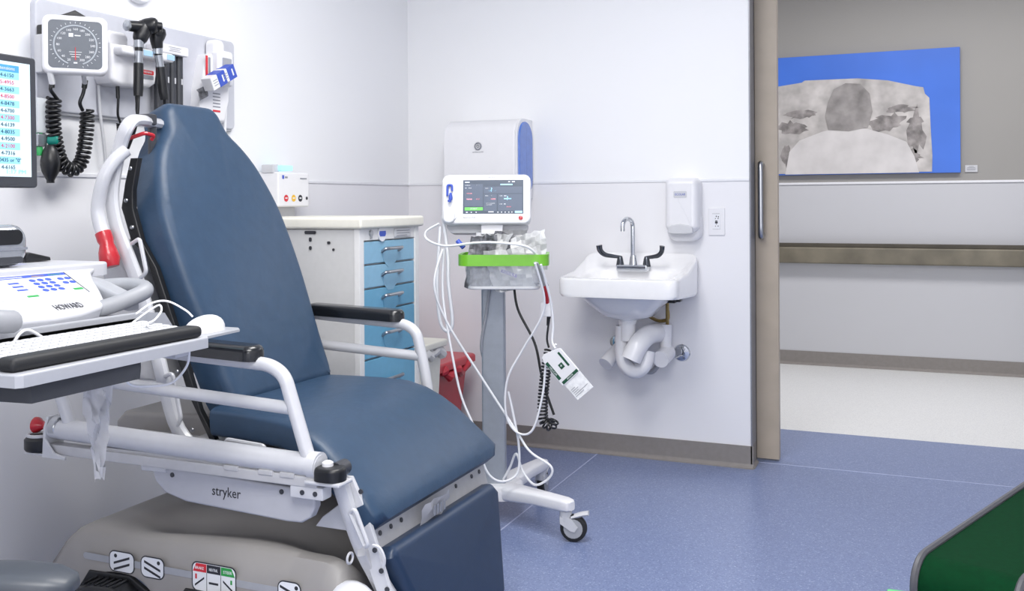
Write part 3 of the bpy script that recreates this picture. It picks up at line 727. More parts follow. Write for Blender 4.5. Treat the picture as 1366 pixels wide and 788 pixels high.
# side rails
for side, yr in ((-1, 1.845), (1, 2.617)):
    lo = -2.09; zt = .605
    bm = B(); tube(bm, [(lo, yr, .615), (-1.262 if side < 0 else -1.40, yr, .598)], .0265, 16); rl = obj('side_rail', bm, 'wmetal', bed)
    bm = B()
    dx = -.05 if side > 0 else 0
    pp = ((-1.295, .615), (-1.325, .70), (-1.36, .80), (-1.40, .822)) if side < 0 else ((-1.395, .615), (-1.41, .70), (-1.435, .80), (-1.475, .822))
    tube(bm, fillet([V((x, yr, z)) for x, z in pp] + [V((-1.95, yr, .846))], .05, 8), .0165, 12)
    tube(bm, [(-1.343 if side < 0 else -1.42, yr, .725), (-1.99, yr, .752)], .0155, 12)
    tube(bm, [(-2.03, yr, .62), (-2.075, yr, .72), (-2.1, yr, .80)], .0165, 12)
    tube(bm, [(-2.1, yr, .8), (-1.95, yr, .846)], .0165, 12)
    obj('rail_tube', bm, 'wmetal', rl)
    bm = B(); prism(bm, rrect(.345, .066, .03, 6, -1.60, yr), frame((0, 0, 0), (1, 0, 0), (0, 1, 0)), .832, .868, .016, 4)
    for v in bm.verts:
        v.co.z += (-1.43 - v.co.x) * .03 - .002
        v.co.x -= .055 if side > 0 else 0
    obj('arm_pad', bm, 'blackpad', rl, 60)
    if side < 0:
        bm = B(); box(bm, (-2.10, yr - .02, .552), (-1.26, yr + .012, .578), .004); box(bm, (-1.95, yr - .012, .575), (-1.3, yr + .05, .585), .002)
        for x in (-1.52, -1.42, -1.36): box(bm, (x, yr - .023, .57), (x + .04, yr - .01, .582), .002)
        obj('rail_channel', bm, 'gmetal', rl)
        bm = B(); prism(bm, [(-1.795, .55), (-1.792, .535), (-1.715, .537), (-1.715, .55)], frame((0, yr + .01, 0), (1, 0, 0), (0, 0, 1)), 0, .014, .004); obj('release_bar', bm, 'wmetal', rl)
        # head end bracket, bumper, knob
        bm = B(); prism(bm, [(yr - .032, .545), (yr - .028, .62), (yr - .018, .648), (yr + .018, .648), (yr + .028, .62), (yr + .032, .545)], frame((-2.098, 0, 0), (0, 1, 0), (0, 0, 1)), 0, .008, .002); prism(bm, [(-2.098, .545), (-2.095, .6), (-2.06, .56), (-2.02, .552), (-2.02, .545)], frame((0, yr - .026, 0), (1, 0, 0), (0, 0, 1)), 0, .006, .002); box(bm, (-2.17, yr - .025, .545), (-2.09, yr + .035, .552), .003); obj('end_bracket', bm, 'wmetal', rl)
        bm = B(); lathe(bm, [(.0, 0), (.036, 0), (.04, .006), (.04, .03), (.034, .036), (0, .036)], (-2.14, yr, .554)); br = obj('bumper', bm, 'black', rl)
        bm = B(); tube(bm, [(-2.14 + .03 * math.cos(a), yr + .03 * math.sin(a), .594) for a in [2 * PI * k / 20 for k in range(20)]], .005, 6, closed=True); obj('bumper_cap', bm, 'wmetal', br)
        bm = B(); lathe(bm, [(.012, 0), (.013, .015), (.009, .022), (.013, .032), (.02, .042), (.021, .05), (.014, .056), (.001, .057)], (-2.10, yr, .62), (-1, -.15, 0), 18); obj('release_knob', bm, 'red', rl, label='red round knob')
        bm = B(); lathe(bm, [(.026, -.012), (.028, -.01), (.028, .01), (.026, .012)], (-2.075, yr, .62), (1, 0, 0), 20); obj('collar', bm, 'steel', rl)
        # foot end bumper
        bm = B(); prism(bm, rrect(.075, .06, .028, 6, -1.235, yr - .002), frame((0, 0, 0), (1, 0, 0), (0, 1, 0)), .572, .602, .008, 3); bq = obj('bumper', bm, 'black', rl)
        bm = B(); lathe(bm, [(.013, 0), (.013, .008), (.007, .012), (.001, .012)], (-1.243, yr, .602)); obj('bumper_cap', bm, 'white', bq)
        bm = B(); box(bm, (-1.29, yr - .028, .562), (-1.195, yr + .03, .572), .004); box(bm, (-1.335, yr - .018, .525), (-1.245, yr + .02, .555), .004); lathe(bm, [(.031, -.012), (.031, .012)], (-1.275, yr, .6), (1, 0, 0), 18); obj('end_bracket', bm, 'wmetal', rl)
        bm = B()
        for x in (-1.3, -1.265):
            bm = B(); lathe(bm, [(.006, 0), (.006, .002)], (x, yr - .018, .54), (0, -1, 0), 10); obj('bolt', bm, 'dgrey', rl)
    else:
        bm = B(); box(bm, (-2.1, yr - .012, .552), (-1.42, yr + .02, .578), .004); obj('rail_channel', bm, 'gmetal', rl)
# side skirt with lettering
SK = [(-1.772, .552), (-1.755, .51), (-1.725, .485), (-1.66, .47), (-1.36, .458), (-1.32, .46), (-1.295, .475), (-1.283, .5), (-1.283, .53), (-1.30, .538)]
for side in (-1, 1):
    fr = frame((0, 1.862, 0), (1, 0, 0), (0, 0, 1)) if side < 0 else frame((0, 2.6, 0), (1, 0, 0), (0, 0, 1))
    bm = B(); prism(bm, SK, fr, -.012 if side < 0 else -.02, .012 if side < 0 else 0, .006, 3); so = obj('side_skirt', bm, 'skirt', bed)
    if side < 0:
        bm = B(); TFk = frame((0, 1.85, 0), (1, 0, -.03), (.03, 0, 1)); text(bm, 'stryker', (V((-1.535, 1.8495, .507)), V((1, 0, -.01)).normalized(), V((.01, 0, 1)).normalized(), V((0, -1, 0))), 0, 0, .034, 0, width=.085)
        obj('lettering', bm, 'inkd', so)
        bm = B()
        for x, z in ((-1.7, .532), (-1.374, .527)): lathe(bm, [(.006, 0), (.006, .002)], (x, 1.85, z), (0, -1, 0), 10)
        obj('screw', bm, 'dgrey', so)
bm = B(); box(bm, (-1.8, 1.98, .5), (-1.25, 2.5, .575), .01); box(bm, (-2.05, 2.02, .5), (-1.75, 2.46, .56), .01); obj('seat_frame', bm, 'gmetal', bed)
bm = B(); box(bm, (-1.76, 2.12, .3), (-1.5, 2.36, .52), .03); obj('lift_column', bm, 'dgrey', bed)

# base hood
bm = B(); NX, NY = 56, 24; X0b, X1b, Y0b, Y1b = -2.10, -1.205, 1.845, 2.60; gv = {}
def sm(a, b, x):
    t = min(1, max(0, (x - a) / (b - a))); return t * t * (3 - 2 * t)
def hoodz(u, v):
    x = X0b + (X1b - X0b) * u; y = Y0b + (Y1b - Y0b) * v
    ridge = math.exp(-((y - 2.24) / .17) ** 2)
    z = .352 + .03 * sm(-1.95, -1.45, x)
    z -= .05 * math.exp(-((y - 2.02) / .07) ** 2) * sm(-1.98, -1.8, x)
    z += ridge * .055 * sm(-2.02, -1.72, x) * (1 - sm(-1.42, -1.2, x))
    z -= .06 * math.exp(-((x + 1.30) / .08) ** 2) * sm(1.88, 2.02, y)
    return x, y, z
for i in range(NX + 1):
    for j in range(NY + 1):
        u, v = i / NX, j / NY
        x, y, z = hoodz(u, v)
        du = min(u, 1 - u) * (X1b - X0b); dv = min(v, 1 - v) * (Y1b - Y0b)
        R = .075
        dd = 0
        for d in (du, dv):
            if d < R: dd += R - math.sqrt(max(0, R * R - (R - d) ** 2))
        gv[i, j] = bm.verts.new((x, y, z - min(dd, .09)))
for i in range(NX):
    for j in range(NY): bm.faces.new((gv[i, j], gv[i + 1, j], gv[i + 1, j + 1], gv[i, j + 1]))
def lowz(x):
    z = .13
    for (c, w, t) in ((-1.865, .16, .268), (-1.54, .16, .25), (-1.3, .08, .23)):
        d = abs(x - c) / w
        if d < 1: z = max(z, .13 + (t - .13) * (1 - d ** 3))
    return z
for edge in ([(i, 0) for i in range(NX + 1)], [(NX, j) for j in range(NY + 1)], [(i, NY) for i in range(NX, -1, -1)], [(0, j) for j in range(NY, -1, -1)]):
    low = []
    for k in edge:
        c = gv[k].co; low.append(bm.verts.new((c.x, c.y, min(c.z - .004, lowz(c.x) if k[1] in (0, NY) else .13))))
    for a in range(len(edge) - 1): bm.faces.new((gv[edge[a]], gv[edge[a + 1]], low[a + 1], low[a]))
bmesh.ops.remove_doubles(bm, verts=bm.verts[:], dist=1e-5)
hd = obj('base_hood', bm, 'hood', bed, 50)
bm = B(); bmesh.ops.create_uvsphere(bm, u_segments=20, v_segments=12, radius=1)
for v in bm.verts: v.co = V((-1.20 + v.co.x * .075, 1.875 + v.co.y * .05, .25 + v.co.z * .085))
obj('caster_cover', bm, 'trim', bed)
# hood stickers
HF = frame((0, 1.8445, 0), (1, 0, 0), (0, 0, 1))
bm = B(); prism(bm, rrect(.66, .017, .008, 4, -1.66, .2965), HF, 0, .0006)
obj('guide_stripe', bm, 'mgrey', hd)
def sticker(cx, w, slant, flip=False, cz=.2965):
    bm = B(); prism(bm, rrect(w, .048, .014, 5, cx, cz), HF, .0005, .0012); prism(bm, rrect(w + .006, .054, .017, 5, cx, cz), HF, .0003, .0008, mi=1)
    for k in (0, 1):
        y0 = -.012 + .016 * k; s = 1 if slant > 0 else -1
        a = V((cx - .026, cz + y0 - s * .009)); b_ = V((cx + .026, cz + y0 + s * .009))
        prism(bm, [(a.x, a.y - .003), (b_.x, b_.y - .003), (b_.x, b_.y + .003), (a.x, a.y + .003)], HF, .0012, .0016, mi=1)
    xd = cx - .02 * slant
    prism(bm, [(xd + .005 * math.cos(t), cz + .014 + .005 * math.sin(t)) for t in [2 * PI * k / 10 for k in range(10)]], HF, .0012, .0016, mi=1)
    obj('pedal_sticker', bm, ['ink', 'inkd'], hd)
sticker(-1.86, .078, 1); sticker(-1.76, .07, -1); sticker(-1.35, .06, -1)
bm = B(); x0 = -1.633; z0 = .2965
prism(bm, rrect(.134, .072, .016, 5, x0 + .064, z0), HF, .0003, .0008, mi=1)
prism(bm, rrect(.128, .066, .014, 5, x0 + .064, z0), HF, .0005, .001)
for k, mi_ in enumerate((2, 1, 3)):
    prism(bm, [(x0 + .001 + k * .0425, z0 + .012), (x0 + .042 + k * .0425, z0 + .012), (x0 + .042 + k * .0425 - (.01 if k == 2 else 0), z0 + .032), (x0 + .001 + k * .0425 + (.01 if k == 0 else 0), z0 + .032)], HF, .001, .0014, mi=mi_)
for k in (1, 2): rect(bm, HF, x0 + k * .0425, z0 - .033, x0 + k * .0425 + .001, z0 + .012, .001, mi=1)
for k, sl in enumerate((1, 0, -1)):
    c = x0 + .021 + k * .0425
    prism(bm, [(c - .014, z0 - .012 - sl * .01 - .002), (c + .014, z0 - .012 + sl * .01 - .002), (c + .014, z0 - .012 + sl * .01 + .003), (c - .014, z0 - .012 - sl * .01 + .003)], HF, .001, .0014, mi=1)
rect(bm, HF, x0 + .008, z0 - .006, x0 + .013, z0 + .006, .001, mi=2); rect(bm, HF, x0 + .114, z0 - .006, x0 + .119, z0 + .004, .001, mi=3)
for k, s in enumerate(('BRAKE', 'NEUTRAL', 'STEER')): text(bm, s, HF, x0 + .021 + k * .0425, z0 + .021, .010, .0014, width=.026, mi=0)
obj('brake_sticker', bm, ['ink', 'inkd', 'inkr', 'inkgreen'], hd)
# pedals
for (x, w) in ((-1.87, .13), (-1.55, .14)):
    bm = B(); prism(bm, [(x - w, .1), (x - w * 1.1, .2), (x - w * .75, .262), (x + w * .3, .266), (x + w * .85, .23), (x + w * 1.1, .15), (x + w, .1)], frame((0, 1.85, 0), (1, 0, 0), (0, 0, 1)), 0, .012, .004); obj('pedal_recess', bm, 'rubber', bed)
    bm = B(); prism(bm, [(x - w * .9, .222), (x - w * .3, .252), (x + w * .3, .255), (x + w * .75, .22), (x + w * .6, .175), (x - w * .8, .175)], frame((0, 0, 0), (1, 0, 0), (0, 0, 1)), -1.85, -1.78, .012, 3)
    for k in range(6): tube(bm, [(x - w * .5 + k * .02, 1.79, .25 + k * .001), (x - w * .5 + k * .02, 1.835, .252 + k * .001)], .004, 6)
    pe = obj('foot_pedal', bm, 'black', bed)
bm = B(); lathe(bm, [(0, 0), (.02, 0), (.024, .01), (.02, .022), (0, .024)], (-1.525, 1.835, .255), (0, -1, 0), 16); obj('pedal_knob', bm, 'black', bed)
bm = B(); tube(bm, [(-1.52, 1.815, .245), (-1.3, 1.815, .235)], .009, 8); obj('pedal_bar', bm, 'black', bed)
for x in (-2.02, -1.27):
    for y in (1.93, 2.52):
        bm = B(); lathe(bm, [(.03, -.02), (.07, -.02), (.076, -.012), (.076, .012), (.07, .02), (.03, .02)], (x, y, .076), (0, 1, 0), 24); box(bm, (x - .03, y - .028, .08), (x + .03, y + .028, .2), .008); obj('caster', bm, 'rubber', bed)
# clear plastic tail hanging from the rail is separate (bag)

# ------------------------------------------------------------------ monitor stand
sx, sy = -1.501, 3.35
ms = thing('monitor_roll_stand', 'white roll stand with grey pole and lime green basket bar', 'stand', (sx, sy, 0))
bm = B(); box(bm, (sx - .044, sy - .04, .12), (sx + .044, sy + .04, 1.0), .008, 3, Matrix.Rotation(math.radians(20), 3, 'Z')); obj('pole', bm, 'pole', ms)
bm = B(); prism(bm, rrect(.2, .17, .05, 6, sx, sy), frame((0, 0, 0), (1, 0, 0), (0, 1, 0)), .085, .135, .02, 3); obj('hub', bm, 'white', ms)
for ang, L in ((-24, .40), (76, .33), (-118, .36), (156, .36)):
    a = math.radians(ang); d = V((math.cos(a), math.sin(a), 0)); n = V((-d.y, d.x, 0))
    bm = B(); rings = []
    for t, w, h, z in ((.03, .055, .055, .107), (.12, .047, .052, .112), (L * .6, .036, .046, .122), (L - .03, .03, .044, .128), (L - .006, .025, .04, .128), (L + .006, .014, .03, .128)):
        c = V((sx, sy, z)) + d * t
        rings.append([c + n * (w * se(2 * PI * k / 20, .5)[0]) + V((0, 0, h / 2 * se(2 * PI * k / 20, .5)[1])) for k in range(20)])
    loft(bm, rings); lg = obj('leg', bm, 'white', ms, 50)
    e = V((sx, sy, 0)) + d * (L - .025)
    bm = B(); lathe(bm, [(.02, .068), (.022, .075), (.022, .108)], (e.x, e.y, 0), (0, 0, 1), 16); obj('caster_stem', bm, 'lgrey', lg)
    wa = math.radians(ang + 35 if ang == -24 else ang + 20); wd = V((math.cos(wa), math.sin(wa), 0)); wn = V((-wd.y, wd.x, 0)); wc = e + wd * .028 + V((0, 0, .048))
    bm = B(); lathe(bm, [(.02, -.014), (.036, -.015), (.046, -.012), (.048, -.006), (.048, .006), (.046, .012), (.036, .015), (.02, .014)], wc, wn, 24); wh = obj('caster_wheel', bm, 'rubber', lg)
    bm = B(); lathe(bm, [(.034, -.0165), (.034, .0165)], wc, wn, 20); lathe(bm, [(.01, -.02), (.01, .02)], wc, wn, 12); obj('wheel_hub', bm, 'mgrey', wh)
    bm = B()
    for s in (-1, 1):
        fr = (wc - wd * .028 - V((0, 0, .048)) + wn * (.0185 * s), wd, V((0, 0, 1)), wn)
        prism(bm, [(-.018, .085), (.02, .085), (.045, .055), (.034, .038), (.02, .04), (-.018, .065)], fr, -.002, .002)
    box(bm, tuple(e + V((-.018, -.018, .066))), tuple(e + V((.018, .018, .09))), .004)
    obj('caster_fork', bm, 'lgrey', lg)
    if ang in (-24, 76):
        bm = B(); pp = e + wd * .06 + V((0, 0, .098)); tube(bm, [e + wd * .02 + V((0, 0, .085)), pp, pp + wd * .022 + V((0, 0, .004))], .008, 8, flat=2.2); obj('brake_tab', bm, 'lgrey', lg)
# basket (turned a little into the room)
RS = math.radians(20); RU = V((math.cos(RS), math.sin(RS), 0)); RN = V((math.sin(RS), -math.cos(RS), 0)); UPV = V((0, 0, 1))
BC = V((-1.398, 3.222, 0))
def bp3(x, y, z): return BC + RU * x - RN * y + UPV * z       # x right, y away from the user
bo = rrect(.29, .20, .035, 6); bi = rrect(.25, .165, .03, 6)
bm = B(); rings = [[bp3(p[0], p[1], .89) for p in bi], [bp3(p[0] * 1.06, p[1] * 1.06, .902) for p in bi], [bp3(p[0], p[1], 1.0) for p in bo],
    [bp3(p[0] * .97, p[1] * .97, 1.0) for p in bo], [bp3(p[0] * 1.03, p[1] * 1.03, .905) for p in bi], [bp3(p[0], p[1], .894) for p in bi]]
loft(bm, rings); obj('basket', bm, 'bin', ms)
bm = B(); tube(bm, [bp3(p[0], p[1], .892) for p in bi], .006, 6, closed=True); obj('basket_rim', bm, 'lgrey', ms)
ring = rrect(.326, .22, .04, 8); inn = rrect(.304, .198, .03, 8)
R4 = [[bp3(p[0], p[1], .972) for p in ring], [bp3(p[0], p[1], 1.012) for p in ring], [bp3(q[0], q[1], 1.012) for q in inn], [bp3(q[0], q[1], .972) for q in inn]]
bm = B(); RR = [[bm.verts.new(p) for p in r] for r in R4]; N = len(ring)
for i in range(4):
    for k in range(N):
        bm.faces.new((RR[i][k], RR[i][(k + 1) % N], RR[(i + 1) % 4][(k + 1) % N], RR[(i + 1) % 4][k]))
obj('basket_bar', bm, 'green', ms, label='lime green front bar')
bm = B(); Rz = Matrix.Rotation(RS, 3, 'Z')
box(bm, tuple(BC + V((-.17, .06, .96))), tuple(BC + V((.10, .13, 1.03))), .01, 2, Rz); box(bm, (-1.545, 3.25, 1.03), (-1.44, 3.36, 1.09), .01, 2, Rz); obj('bracket', bm, 'white', ms)
# patient monitor
mn = thing('vital_signs_monitor', 'white vital signs monitor with dark touch screen on the roll stand', 'monitor', (-1.49, 3.28, 1.08))
tl = math.radians(8)
MFu = RU.copy(); MFv = (UPV * math.cos(tl) - RN * math.sin(tl)).normalized()
MF = frame((-1.478, 3.238, 1.209), MFu, MFv)
bm = B(); prism(bm, rrect(.33, .186, .026, 8), MF, -.055, .006, .01, 3); obj('front_housing', bm, 'white', mn)
bm = B(); prism(bm, rrect(.305, .178, .03, 6, 0, -.03), MF, -.12, -.05, .0); obj('rear_housing', bm, 'lgrey', mn)
bm = B(); prism(bm, [(-.02, -.128), (.06, -.128), (.062, -.085), (-.022, -.085)], MF, -.07, -.015, .004); obj('mount_block', bm, 'white', mn)
SX0, SX1, SY0, SY1 = -.086, .138, -.054, .072
bm = B(); rect(bm, MF, SX0, SY0, SX1, SY1, .006, .001); scn = obj('screen', bm, 'scrdark', mn)
bm = B()
def sc(x, y): return SX0 + (SX1 - SX0) * x, SY1 - (SY1 - SY0) * y
def srect(bm, x0, y0, x1, y1, mi=0):
    a = sc(x0, y1); b_ = sc(x1, y0); rect(bm, MF, a[0], a[1], b_[0], b_[1], .0072, .0004, mi)
for q in ((.02, .12, .33, .78), (.345, .2, .98, .4), (.345, .42, .56, .92), (.58, .42, .98, .92)): srect(bm, *q, 5)
srect(bm, .03, .81, .33, .9, 1); srect(bm, .86, .92, .98, .98, 2)
for (x, y, w) in ((.03, .05, .08), (.03, .14, .09), (.22, .14, .05), (.03, .22, .03), (.09, .22, .05), (.37, .23, .05), (.46, .22, .02), (.37, .45, .05), (.46, .45, .02), (.6, .46, .05), (.68, .46, .04), (.6, .7, .05), (.68, .7, .03), (.38, .68, .15), (.38, .72, .1), (.42, .93, .09), (.05, .94, .03), (.13, .94, .02), (.21, .94, .02), (.57, .94, .02), (.63, .94, .02), (.69, .94, .02), (.75, .94, .02), (.8, .94, .02), (.75, .04, .03), (.81, .04, .05)):
    srect(bm, x, y, x + w, y + .03)
for (x, y, w) in ((.06, .38, .09), (.06, .55, .09), (.22, .55, .06), (.46, .55, .08), (.72, .78, .08)): srect(bm, x, y, x + w, y + .035, 3)
for (x, y, w) in ((.42, .3, .13), (.62, .12, .2), (.68, .54, .12)): srect(bm, x, y, x + w, y + .035, 2)
for x, y in ((.47, .3), (.735, .55)):
    p = sc(x, y); text(bm, '?', MF, p[0], p[1], .022, .0078, mi=2)
p = sc(.18, .855); text(bm, 'START', MF, p[0], p[1], .009, .0078, mi=0)
obj('screen_readout', bm, ['scrwhite', 'scrgreen', 'scrcyan', 'scrpink', 'scrblue', 'scrdark2'], scn)
bm = B(); text(bm, 'PHILIPS', MF, .016, .082, .008, .0062, width=.03); text(bm, 'EarlyVue VS30', MF, -.062, -.068, .008, .0062, width=.045); obj('lettering', bm, 'inkg', mn)
bm = B(); lathe(bm, [(0, 0), (.008, 0), (.008, .003), (0, .004)], MF[0] + MFu * .128 - MFv * .07 + MF[3] * .006, MF[3], 16); obj('power_button', bm, 'red', mn, label='round red power button')
bm = B(); prism(bm, rrect(.05, .15, .018, 6, -.134, -.005), MF, .004, .011, .003); prism(bm, rrect(.044, .06, .02, 6, -.137, -.06), MF, .01, .022, .008, 3); pm = obj('probe_module', bm, 'trim', mn)
bm = B(); tube(bm, fillet([MF[0] + MFu * x + MFv * y + MF[3] * .018 for x, y in ((-.143, .012), (-.143, .052), (-.126, .052), (-.126, .03))], .006), .0045, 8); obj('probe_holder', bm, 'inkblue', pm)
bm = B(); tube(bm, [MF[0] + MFu * -.130 + MFv * y + MF[3] * .026 for y in (.022, .005, -.005)], .005, 10, radii=[.004, .008, .007]); tube(bm, [MF[0] + MFu * -.134 + MFv * y + MF[3] * .026 for y in (-.005, -.012)], .007, 10); obj('probe_tip', bm, 'inkblue', pm)

# packets in the basket
packs = [((-.085, -.02, .985), (1, .1, .1), (.12, .1, 1), .10, .19, 'packg', 'crumpled grey packet at the left end of the basket'),
         ((-.06, .01, .985), (1, -.2, 0), (.4, .1, 1), .10, .21, 'pack', 'white packet leaning beside the grey packet in the basket'),
         ((.02, -.06, .955), (1, 0, .1), (-.3, .1, 1), .15, .15, 'pack', 'clear packet with purple print low in the basket'),
         ((.02, .02, 1.0), (1, 0, -.15), (.3, .2, 1), .17, .17, 'packg', 'big grey film packet rising above the middle of the basket'),
         ((.09, .0, 1.01), (1, .1, .3), (-.1, .2, 1), .13, .15, 'pack', 'folded clear packet at the right end of the basket'),
         ((-.01, .06, 1.02), (1, .1, 0), (.1, .1, 1), .16, .15, 'pack', 'white film packet standing at the back of the basket')]
for i, (o, u, v, w, h, mm, lb) in enumerate(packs):
    o = bp3(*o); u = RU * u[0] - RN * u[1] + UPV * u[2]; v = RU * v[0] - RN * v[1] + UPV * v[2]
    bm = crumple(o, u, v, w, h, .022, 7, 8, 20 + i); p = obj('packet', bm, mm, None, 12); tag(p, lb, 'packet', 'packets in the stand basket')
    if i == 2:
        PB = frame(bp3(.02, -.088, .945), RU - UPV * .35, UPV + RU * .3); rect(bm := B(), PB, -.03, -.006, .03, .006); text(bm, 'ADULT', PB, 0, 0, .012, .001, width=.05, mi=1); obj('printed_band', bm, ['inkpur', 'ink'], p)
obj('probe_cap', tube(B(), [(-1.545, 3.13, 1.06), (-1.52, 3.13, 1.035)], .009, 10), 'inkblue', mn)

def cable(name, pts, r, m, label, cat='cable', group=None, n=8):
    bm = B(); tube(bm, spline(pts, n), r, 8); return tag(obj(name, bm, m, None, 60), label, cat, group)
cable('probe_tube', [(-1.655, 3.21, 1.11), (-1.665, 3.2, .9), (-1.66, 3.21, .76), (-1.635, 3.22, .715), (-1.612, 3.22, .75), (-1.618, 3.2, .9), (-1.62, 3.2, 1.0), (-1.64, 3.2, 1.15)], .0065, 'cable', 'pale coiled probe cord hanging in a narrow loop left of the stand pole')
cable('white_cable', [(-1.655, 3.2, 1.12), (-1.71, 3.2, 1.09), (-1.70, 3.19, 1.06), (-1.6, 3.14, 1.04), (-1.45, 3.1, 1.055), (-1.34, 3.09, 1.055), (-1.27, 3.13, 1.04), (-1.245, 3.2, .99)], .0045, 'cable', 'white hose looping out of the monitor left side and over the basket')
cable('white_cable', [(-1.6, 3.12, 1.03), (-1.625, 3.1, .9), (-1.6, 3.15, .76), (-1.5, 3.22, .56), (-1.37, 3.25, .36), (-1.31, 3.24, .29), (-1.23, 3.24, .245), (-1.24, 3.25, .2), (-1.30, 3.26, .165), (-1.36, 3.29, .2), (-1.39, 3.30, .26), (-1.425, 3.32, .2), (-1.455, 3.325, .15)], .0045, 'cable', 'white cable crossing in front of the grey pole and curling at the base')
cable('white_cable', [(-1.605, 3.14, 1.03), (-1.615, 3.15, .85), (-1.58, 3.16, .62), (-1.55, 3.17, .48), (-1.5, 3.18, .36), (-1.47, 3.2, .22), (-1.42, 3.22, .175), (-1.37, 3.26, .2), (-1.365, 3.265, .3), (-1.385, 3.26, .42), (-1.40, 3.25, .5)], .0045, 'cable', 'white cable dropping down left of the grey pole to the base')
cable('white_cable', [(-1.238, 3.12, .985), (-1.228, 3.18, .86), (-1.25, 3.2, .78), (-1.33, 3.22, .66), (-1.39, 3.22, .55), (-1.40, 3.23, .42), (-1.36, 3.24, .355), (-1.30, 3.24, .37), (-1.26, 3.24, .5), (-1.245, 3.24, .62), (-1.215, 3.23, .665), (-1.2, 3.22, .69)], .0042, 'cable', 'white cable hanging in a wide loop right of the grey pole')
cable('white_cable', [(-1.22, 3.13, .98), (-1.212, 3.2, .85), (-1.21, 3.22, .76), (-1.214, 3.22, .7), (-1.2, 3.215, .675)], .0042, 'cable', 'short white lanyard dropping from the green bar to the white packet')
def part_cable(name, pts, r, m, parent):
    bm = B(); tube(bm, spline(pts, 8), r, 8); return obj(name, bm, m, parent, 60)
part_cable('power_cord', [(-1.49, 3.3, .9), (-1.505, 3.29, .78), (-1.53, 3.3, .64), (-1.53, 3.4, .5), (-1.54, 3.42, .3)], .006, 'mgrey', ms)
part_cable('power_cord', [(-1.40, 3.31, .9), (-1.38, 3.3, .8), (-1.31, 3.29, .68), (-1.285, 3.29, .57), (-1.265, 3.29, .5), (-1.235, 3.29, .42)], .005, 'bcable', ms)
bm = coil(spline([(-1.24, 3.26, .66), (-1.258, 3.26, .56), (-1.268, 3.26, .45), (-1.262, 3.26, .40), (-1.235, 3.26, .385), (-1.222, 3.26, .41)], 6), .017, 26, .0038, 6, 10)
tube(bm, spline([(-1.24, 3.26, .77), (-1.243, 3.255, .74), (-1.247, 3.255, .70), (-1.24, 3.255, .67)], 5), .004, 8)
tube(bm, [(-1.24, 3.26, .79), (-1.245, 3.255, .75)], .009, 8, radii=[.009, .004])
tag(obj('coiled_cable', bm, 'bcable', None, 60), 'black coiled cable hanging below the right end of the green bar', 'cable')
cn = thing('cable_connector', 'white plug with red sleeve hanging below the right end of the green bar', 'connector', (-1.24, 3.24, .78))
bm = B(); box(bm, (-1.262, 3.23, .785), (-1.222, 3.255, .835), .004); obj('plug_body', bm, 'white', cn)
bm = B(); tube(bm, [(-1.238, 3.235, .835), (-1.234, 3.22, .87), (-1.236, 3.2, .9)], .008, 8); obj('red_sleeve', bm, 'red', cn)
bm = B(); tube(bm, [(-1.236, 3.2, .9), (-1.25, 3.15, .985)], .006, 8); tube(bm, [(-1.222, 3.2, .9), (-1.238, 3.14, .985)], .004, 8); obj('lead_wires', bm, 'mgrey', cn)
# hanging green and white packet
hp_ = thing('sensor_packet', 'white packet with dark green bands hanging right of the pole', 'packet', (-1.17, 3.22, .5))
an = math.radians(43)
u = V((math.cos(an), 0, math.sin(an))); v = V((-math.sin(an), 0, math.cos(an)))
HPF = frame((-1.176, 3.212, .612), u, v)
bm = B(); prism(bm, [(-.042, .056), (-.044, -.052), (-.03, -.056), (.034, -.056), (.043, -.05), (.042, .05), (.03, .058), (-.02, .075), (-.034, .072)], HPF, -.004, .003, .002); obj('pouch', bm, 'white', hp_)
bm = B(); prism(bm, [(-.036, -.054), (-.034, -.125), (.042, -.127), (.042, -.052)], HPF, -.003, .0, .0); obj('clear_flap', bm, 'pack', hp_)
bm = B()
for q in ((-.040, -.03, -.028, .046), (.022, -.015, .03, .045), (-.036, -.052, .040, -.041), (-.006, -.008, .012, .012)): rect(bm, HPF, *q, .003)
text(bm, 'NELLCOR', (HPF[0], -v, u, HPF[3]), -.008, -.034, .009, .0038, width=.04, mi=1); text(bm, 'SENSOR', HPF, .002, -.0465, .008, .0038, width=.03, mi=1); text(bm, '+', HPF, .003, .002, .018, .0038, mi=1)
obj('printed_bands', bm, ['inkdg', 'ink'], hp_)
bm = B()
for k in range(5): rect(bm, HPF, -.03, -.085 - k * .007, -.03 + (.02, .03, .025, .065, .04)[k], -.0835 - k * .007, .0005)
obj('fine_print', bm, 'inkg', hp_)

# ------------------------------------------------------------------ wall equipment
WF = frame((XL, 0, 0), (0, 1, 0), (0, 0, 1))
eb = thing('equipment_board', 'long pale grey equipment board mounted on left wall', 'board', (XL + .01, 2.5, 1.48))
bm = B(); prism(bm, rrect(.9, .335, .02, 5, 2.522, 1.65), WF, .001, .022, .006, 3); obj('backboard', bm, 'board', eb)
bm = B(); box(bm, (XL + .001, 2.08, 1.474), (XL + .016, 2.96, 1.49), .003); obj('lower_rail', bm, 'mgrey', eb)
